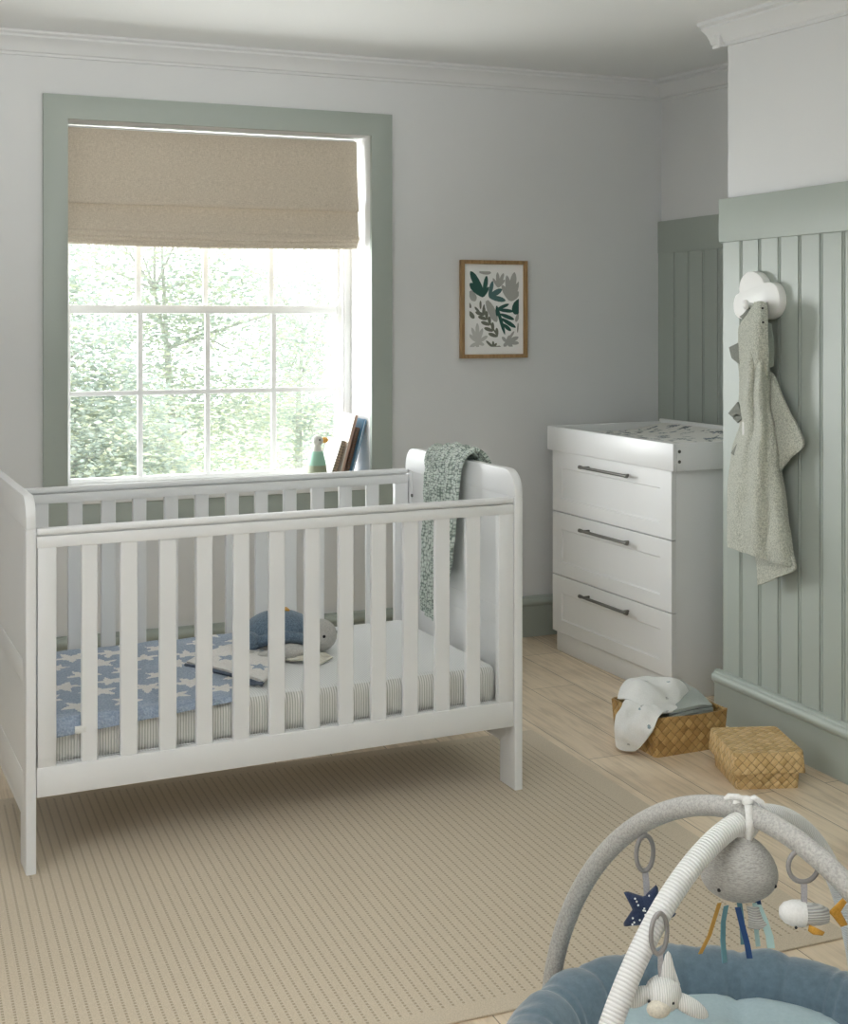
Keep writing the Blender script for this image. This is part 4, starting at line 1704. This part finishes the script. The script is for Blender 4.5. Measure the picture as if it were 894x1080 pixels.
# top bundle: rolled over the pile
b = MB().sheet([[Q(-.150, .085, .140), Q(-.11, .115, .178), Q(-.05, .128, .188), Q(.01, .120, .182), Q(.050, .10, .170)],
                [Q(-.150, .03, .150), Q(-.10, .055, .188), Q(-.04, .045, .186), Q(.035, .055, .190), Q(.078, .045, .172)],
                [Q(-.148, -.02, .152), Q(-.105, -.005, .176), Q(-.03, .01, .184), Q(.035, .0, .172), Q(.080, .01, .150)],
                [Q(-.142, -.07, .150), Q(-.10, -.075, .160), Q(-.05, -.06, .152), Q(.005, -.045, .150), Q(.050, -.02, .140)],
                [Q(-.125, -.11, .145), Q(-.10, -.112, .142), Q(-.06, -.108, .138), Q(-.015, -.085, .136), Q(.030, -.045, .134)]], 60, 60, .005, .012, 15, matfn=dots_mat, seed=3)
b.build('bundle', [M['muslin'], M['print_teal'], M['print_grey']], mus, 80)
# tail hanging outside over the left corner
b = MB().sheet([[Q(-.130, .035, .150), Q(-.130, -.01, .160), Q(-.12, -.06, .158), Q(-.095, -.115, .148)],
                [Q(-.165, .030, .140), Q(-.172, -.02, .146), Q(-.165, -.075, .144), Q(-.140, -.148, .134)],
                [Q(-.188, .020, .100), Q(-.205, -.02, .108), Q(-.196, -.075, .104), Q(-.165, -.148, .092)],
                [Q(-.204, .012, .058), Q(-.222, -.025, .062), Q(-.212, -.07, .058), Q(-.178, -.120, .052)],
                [Q(-.198, .0, .022), Q(-.212, -.025, .014), Q(-.208, -.06, .012), Q(-.188, -.085, .018)]], 50, 50, .004, .012, 24, matfn=dots_mat, seed=5)
b.build('tail', [M['muslin'], M['print_teal'], M['print_grey']], mus, 80)

# ------------------------------------------------------------------ RUG
b = MB()
RX, RYn, RYf = 2.052, 2.443, 4.078
b.box(-3.75, 0, 0, RYf - RYn, 0.0, .0055, .002)
o = b.build('rug', M['rug'], None, loc=(RX, RYn, .0005))
o.data.transform(Matrix.Scale(1, 4))
tag(o, 'large beige flat-woven rug with dashed brown ribs, under the cot', 'rug')

# ------------------------------------------------------------------ PLAY GYM
def cam_xy(lat, dep):
    return Vector((dep * SN + lat * CS, dep * CS - lat * SN, 0))


GC = cam_xy(.555, 2.28)
gy = thing('play_gym', 'padded blue baby play nest with two crossing arches, beside the rug', 'play gym', GC, -YAW)
# local axes: x to the right of the view, y away from it
GR = .445


def nest_rim():
    b = MB()
    bb = bmesh.new()
    nth, nph = 420, 26
    gath = [2 * PI * k / 34 + .07 * math.sin(k * 2.1) for k in range(34)]
    deep = [.5 + .5 * math.sin(k * 1.7) ** 2 for k in range(34)]
    prof = []
    rings = []
    for i in range(nth):
        a = 2 * PI * i / nth
        d = min(abs((a - g + PI) % (2 * PI) - PI) for g in gath)
        gi = min(range(34), key=lambda q: abs((a - gath[q] + PI) % (2 * PI) - PI))
        pin = math.exp(-abs(d) / .016) * deep[gi]
        wv = .010 * mnoise.noise(Vector((math.cos(a) * 3, math.sin(a) * 3, 2)))
        ring = []
        for k in range(nph):
            p = 2 * PI * k / nph
            rr, rz = .068, .078
            x = rr * math.cos(p)
            z = rz * math.sin(p)
            sc_ = 1 - .20 * pin * (1.0 - .55 * max(0, math.sin(p)))
            nzv = .007 * mnoise.noise(Vector((math.cos(a) * 7, math.sin(a) * 7, p * 1.3)))
            R = GR - .068 + x * sc_ + nzv
            zz = .078 + z * sc_ + wv * max(0, math.sin(p)) + nzv
            ring.append(bb.verts.new((R * math.cos(a), R * math.sin(a) * 1.0, max(zz, .001))))
        rings.append(ring)
    for i in range(nth):
        A, B = rings[i], rings[(i + 1) % nth]
        for k in range(nph):
            bb.faces.new((A[k], A[(k + 1) % nph], B[(k + 1) % nph], B[k]))
    bmesh.ops.recalc_face_normals(bb, faces=bb.faces)
    b.add(bb)
    return b


rimo = nest_rim().build('padded_rim', M['nest'], gy, 80)
b = MB()
bb = bmesh.new()
RR = GR - .09
rings = []
for i in range(0, 25):
    r_ = RR * i / 24
    ring = []
    if i == 0:
        rings.append([bb.verts.new((0, 0, .100))])
        continue
    for k in range(96):
        a = 2 * PI * k / 96
        z = .100 + .010 * mnoise.noise(Vector((r_ * math.cos(a) * 9, r_ * math.sin(a) * 9, 0))) - .022 * max(0, (i - 19) / 5) ** 2
        q = abs(((a + .2) % (PI / 3)) - PI / 6)
        z -= .012 * math.exp(-(q * r_ / .02) ** 2)
        ring.append(bb.verts.new((r_ * math.cos(a), r_ * math.sin(a), z)))
    rings.append(ring)
for A, B in zip(rings, rings[1:]):
    for k in range(96):
        k2 = (k + 1) % 96
        if len(A) == 1:
            bb.faces.new((A[0], B[k], B[k2]))
        else:
            bb.faces.new((A[k], A[k2], B[k2], B[k]))
base = [bb.verts.new((v.co.x, v.co.y, .004)) for v in rings[-1]]
for k in range(96):
    k2 = (k + 1) % 96
    bb.faces.new((rings[-1][k], rings[-1][k2], base[k2], base[k]))
bb.faces.new(base)
bmesh.ops.recalc_face_normals(bb, faces=bb.faces)
b.add(bb)
b.build('quilted_mat', M['nest_mat'], gy, 80)


ZG, ZW = .574, .560
HALF = {'gl': (-.30, .39, 1.789, .012, ZG), 'gr': (.30, -.35, 1.911, .011, ZG), 'wl': (-.339, -.316, 1.862, .03, ZW), 'wr': (.303, .292, 1.92, .02, ZW)}


def half_pt(k, t):
    """point on one half of an arch: t = 0 at its foot, 1 at the crown."""
    bx_, by_, e, zb, zt = HALF[k]
    c, s = max(0, math.cos(t * PI / 2)) ** (2 / e), math.sin(t * PI / 2) ** (2 / e)
    return Vector((bx_ * c, by_ * c, zb + (zt - zb) * s))


def arch_line(a, c):
    n = 40
    return [half_pt(a, k / n) for k in range(n + 1)] + [half_pt(c, 1 - k / n) for k in range(1, n + 1)]


b = MB().tube(arch_line('gl', 'gr'), .0185, 14)
g1 = b.build('arch', M['grey_marl2'], gy, 80)
g1['label'] = 'grey marl fabric arch'
b = MB().tube(arch_line('wl', 'wr'), .0185, 14, uvk=50.0)
g2 = b.build('arch', M['white_rib'], gy, 80)
g2['label'] = 'white ribbed fabric arch'
# knitted tie where the arches cross
b = MB()
b.tube([(.020 * math.cos(a) + .004 * math.sin(a), -.004 - .012 * math.cos(a), .564 + .034 * math.sin(a)) for a in [2 * PI * k / 24 for k in range(24)]], .006, 8, closed=True)
b.ball((.002, -.016, .598), (.011, .009, .008), seg=12)
b.tube([(0, -.014, .598), (-.014, -.016, .605), (-.030, -.016, .606), (-.036, -.015, .601)], [.004, .006, .006, .004], 8)
b.tube([(0, -.014, .598), (.014, -.016, .604), (.026, -.016, .596), (.034, -.016, .586)], [.004, .0055, .005, .004], 8)
b.tube([(.002, -.024, .594), (.004, -.030, .57), (.003, -.024, .540), (.0, -.014, .520)], [.007, .0075, .0075, .008], 8)
tie = b.build('tie', M['white_plain'], gy, 80)
b = MB().box(.33, .36, -.155, -.145, .10, .148, .002)
b.build('fabric_tag', M['label_green'], gy)['label'] = 'small green fabric tag'
GM = Matrix.Translation(GC) @ Matrix.Rotation(-YAW, 4, 'Z')


def ring_pts(c, r1, r2, rot):
    R3 = Matrix.Rotation(rot, 3, 'Z')
    return [Vector(c) + R3 @ Vector((r1 * math.cos(a), 0, r2 * math.sin(a))) for a in [2 * PI * k / 28 for k in range(28)]]


def gym_toy(name, label, p):
    return thing(name, label, 'hanging toy', GM @ Vector(p), -YAW, None)


# octopus
oc = gym_toy('toy_octopus', 'round grey plush octopus with ribbon tentacles hanging under the crossed arches', (-.012, -.014, .417))


def oct_fn(p):
    w = 1.0 + .10 * (-p.z) - .16 * max(0, p.z) ** 2
    return Vector((p.x * w, p.y * w, p.z * (1.0 if p.z > 0 else .80)))


bo = MB().ball((0, 0, .062), (.066, .062, .062), fn=oct_fn, seg=36).build('body', M['grey_marl'], oc, 80)
for ep in ((-.044, -.0445, .046), (.0535, -.0335, .048)):
    MB().ball(ep, (.0034, .003, .0034), seg=10).build('eye', M['black'], bo)


def tent(pts, w, mm, ang=0.0):
    b = MB().ribbon(pts, (w * math.cos(ang), w * math.sin(ang), 0), .0018)
    b.build('tentacle', mm, oc, 60)


tent([(-.040, -.030, .018), (-.048, -.032, -.005), (-.058, -.034, -.035), (-.070, -.035, -.058), (-.074, -.035, -.066)], .007, M['mustard_ribbon'], .3)
tent([(-.030, -.036, .016), (-.036, -.040, -.01), (-.037, -.042, -.040), (-.034, -.042, -.078)], .010, M['teal_ribbon'], .5)
tent([(-.012, -.042, .016), (-.006, -.046, -.010), (.003, -.048, -.045), (.007, -.047, -.068)], .010, M['royal'], .1)
tent([(.000, .0, .012), (.006, .002, -.03), (.008, .002, -.068)], .009, M['teal_ribbon'], .1)
tent([(.034, .02, .016), (.040, .02, -.01), (.040, .02, -.03), (.037, .022, -.052)], .010, M['royal'], .2)
tent([(.024, -.032, .016), (.034, -.036, -.008), (.043, -.038, -.035), (.046, -.036, -.056)], .013, M['mint_ribbon'], .0)
tent([(.030, .01, .0), (.032, .01, -.04), (.036, .01, -.075)], .008, M['mint_ribbon'], .2)
b = MB()
b.sheet([[(.006, -.03, .012), (.016, -.034, .014), (.026, -.03, .010)], [(.008, -.034, -.005), (.020, -.040, -.004), (.034, -.034, -.010)], [(.010, -.03, -.024), (.024, -.038, -.022), (.042, -.034, -.014)]], 14, 14, .005, .004, 60)
b.build('frill', M['grey_rib'], oc, 80)
b = MB().tube([(0, 0, .120), (.001, .0, .140)], .012, 10)
b.build('loop', M['white_plain'], oc, 80)

# starfish on the grey arch (rear left)
def find_t(k, u, dv=0):
    best = (1e9, 0)
    for i in range(5, 100):
        p = GM @ half_pt(k, i / 100)
        d = p.x * SN + p.y * CS
        uu = CX + F * (p.x * CS - p.y * SN) / d
        best = min(best, (abs(uu - u), i / 100))
    return best[1]


pa = half_pt('gl', find_t('gl', 680))
st = gym_toy('toy_starfish', 'navy starfish with white spots hanging from a ring on the grey arch', pa + Vector((0, 0, -.168)))
b = MB().tube(ring_pts((0, 0, .108), .018, .033, .35), .0045, 8, closed=True)
b.build('ring', M['ring'], st, 80)
b = MB().tube([(0, 0, .138), (0.001, 0, .150)], .004, 8)
b.build('cord', M['ring'], st)
b = MB().ribbon([(0, 0, .077), (.002, -.001, .060), (.004, -.001, .030)], (.011, .004, 0), .003)
b.build('strap', M['strap'], st)


def starfish(b, c, r, th_, rot, tiltm):
    bb = bmesh.new()
    n = 60
    prof = [(1.0, 0.0), (.93, .55), (.7, .85), (.35, 1.0)]
    def rad(a):
        ph = min((a - rot) % (2 * PI / 5), (rot - a) % (2 * PI / 5))
        v_ = .47
        return min(r * .96, r * v_ * math.sin(PI / 5) / (math.sin(ph) + v_ * math.sin(PI / 5 - ph)))
    top = []
    for f, h in prof:
        top.append([bb.verts.new((rad(2 * PI * k / n) * f * math.cos(2 * PI * k / n), -h * th_, rad(2 * PI * k / n) * f * math.sin(2 * PI * k / n))) for k in range(n)])
    bot = []
    for f, h in prof[1:]:
        bot.append([bb.verts.new((rad(2 * PI * k / n) * f * math.cos(2 * PI * k / n), h * th_, rad(2 * PI * k / n) * f * math.sin(2 * PI * k / n))) for k in range(n)])
    ct, cb_ = bb.verts.new((0, -th_, 0)), bb.verts.new((0, th_, 0))
    for A, B in list(zip(top, top[1:])) + list(zip([top[0]] + bot, bot)):
        for k in range(n):
            bb.faces.new((A[k], A[(k + 1) % n], B[(k + 1) % n], B[k]))
    for k in range(n):
        bb.faces.new((top[-1][k], top[-1][(k + 1) % n], ct))
        bb.faces.new((bot[-1][k], bot[-1][(k + 1) % n], cb_))
    bmesh.ops.recalc_face_normals(bb, faces=bb.faces)
    b.add(bb, 0, Matrix.Translation(c) @ tiltm)


b = MB()
starfish(b, Vector((.004, -.002, .0)), .058, .012, R_(70), Matrix.Rotation(-.2, 4, 'Z'))
sf = b.build('body', M['navy'], st, 80)
b = MB()
rs2 = random.Random(4)
for k in range(26):
    a = rs2.uniform(0, 2 * PI)
    arm = R_(70) + 2 * PI / 5 * rs2.randrange(5)
    r_ = rs2.uniform(.002, .036)
    a = arm + rs2.uniform(-.3, .3)
    b.ball((.004 + r_ * math.cos(a), -.0138 + .11 * r_, r_ * math.sin(a)), (.0019, .0018, .0019), seg=8)
b.build('spots', M['white_plain'], sf, 80)

# shark on the white arch (front left)
pb = half_pt('wl', find_t('wl', 672))
sk = gym_toy('toy_shark', 'white ribbed shark with a cream muzzle hanging from a ring on the white arch', pb + Vector((.034, .0, -.092)))
ptop = pb + Vector((.034, .0, -.092 + .162))
pn = min((half_pt('wl', i / 200) for i in range(200)), key=lambda q: (q - ptop).length)
dn = pn - ptop
b = MB().tube([(0, 0, .160), Vector((0, 0, .164)) + dn * .3, Vector((0, 0, .162)) + dn * .8], .003, 8)
b.build('cord', M['ring'], sk, 80)
b = MB().tube(ring_pts((0, 0, .130), .016, .032, .5), .0038, 8, closed=True)
b.build('ring', M['ring'], sk, 80)
b = MB().ribbon([(.002, 0, .100), (.002, -.002, .080), (.003, -.004, .058)], (.008, .004, 0), .003)
b.build('strap', M['strap'], sk)
b = MB().ball((.006, -.005, .038), (.029, .029, .027), seg=24)
hb = b.build('body', M['white_plush'], sk, 80)
MB().ball((-.006, -.029, .026), (.019, .012, .014), seg=20).build('muzzle', M['cream_face'], hb, 80)
for ep in ((.0165, -.0305, .036), (-.020, -.0255, .036)):
    MB().ball(ep, (.0026, .0024, .0026), seg=10).build('eye', M['black'], hb, 80)
b = MB().lathe([(0.0, .050), (.0045, .044), (.011, .020), (.019, -.004), (0, -.008)], 14, (.014, -.002, .054), sx=1.0, sy=.5)
b.build('dorsal_fin', M['white_plush'], sk, 80)
for sgn, p, rr, rz in ((-1, (-.034, -.008, .034), (.026, .013, .014), .45), (1, (.044, -.010, .022), (.036, .016, .013), .50)):
    MB().ball(p, rr, seg=18, mtx=Matrix.Rotation(rz if sgn > 0 else -rz, 4, 'Y')).build('side_fin', M['white_plush'], sk, 80)

# fish on the grey arch (front right)
pc = half_pt('gr', find_t('gr', 848))
FS = .92
fi = gym_toy('toy_fish', 'white and grey fish with mustard fins hanging from a ring on the grey arch', pc + Vector((-.002, 0, -.112)))
b = MB().tube(ring_pts((0, 0, .080), .026, .027, .1), .0042, 8, closed=True)
b.build('ring', M['ring'], fi, 80)
b = MB().ribbon([(0, 0, .056), (.001, -.001, .045), (.001, -.001, .018)], (.010, .001, 0), .003)
b.build('strap', M['strap'], fi)


def fish_fn(p):
    return Vector((p.x, p.y, p.z))


b = MB()
ax_ = Matrix.Scale(.92, 4) @  Matrix.Rotation(-PI / 2 + .07, 4, 'Y')
b.lathe([(0, .044), (.010, .042), (.018, .034), (.0225, .020), (.0235, .006), (.022, -.002), (0, -.003)], 20, (0, 0, 0), mtx=ax_)
fb = b.build('head', M['white_plain'], fi, 60)
MB().ball((-.018, -.020, -.014), (.0026, .0024, .0026), seg=10).build('eye', M['black'], fb, 60)
b = MB().lathe([(0, -.001), (.0195, -.001), (.020, -.010), (.018, -.030), (.013, -.044), (0, -.047)], 20, (0, 0, 0), mtx=ax_)
b.build('tail_body', M['grey_rib'], fi, 60)
b = MB().prism([(.042, .002), (.050, .010), (.066, .026), (.074, .022), (.062, .004), (.074, -.018), (.062, -.022), (.048, -.004)], .008, 'Y', -.004, bev=.003)
b.build('tail_fin', M['mustard'], fi, 60)
b = MB().prism([(.004, -.010), (.018, -.016), (.030, -.022), (.026, -.028), (.010, -.026), (.002, -.020)], .007, 'Y', -.022, bev=.003)
b.build('side_fin', M['mustard'], fi, 60)

# ------------------------------------------------------------------ LIGHT
w = bpy.data.worlds.new('world')
SC.world = w
w.use_nodes = True
bg = w.node_tree.nodes['Background']
bg.inputs['Color'].default_value = (0.93, 0.97, 1.0, 1)
bg.inputs['Strength'].default_value = 5.0


def area(name, loc, rot, sx, sy, energy, col=(1, 1, 1), portal=False, spread=None):
    d = bpy.data.lights.new(name, 'AREA')
    d.shape = 'RECTANGLE'
    d.size, d.size_y = sx, sy
    d.energy = energy
    d.color = col
    if portal:
        d.cycles.is_portal = True
    if spread:
        d.spread = spread
    o = bpy.data.objects.new(name, d)
    COL.objects.link(o)
    o.location = loc
    o.rotation_euler = rot
    return o


area('window_daylight_portal', ((WX0 + WX1) / 2, YB + .41, (WZ0 + WZ1) / 2), (-PI / 2, 0, 0), WX1 - WX0, WZ1 - WZ0, 1, portal=True)
# added fill light aimed up at the ceiling to brighten the room
area('ceiling_fill_light', (.9, .9, 1.5), (PI + R_(-38), R_(-14), 0), .6, .6, 58, (.98, 1.0, .985), spread=R_(110))
# added lamp low outside the window, standing in for light off the ground
area('low_window_fill', (1.35, 6.75, .05), (PI + R_(38), 0, 0), 2.4, .9, 112, (.98, 1.0, .98))
# added lamp hidden outside beside the window, brightening the alcove side slantwise
area('slanting_fill', (-.25, 6.7, 1.42), (PI / 2, 0, R_(180 + 44)), 1.5, 1.4, 185, (.97, 1.0, 1.0))
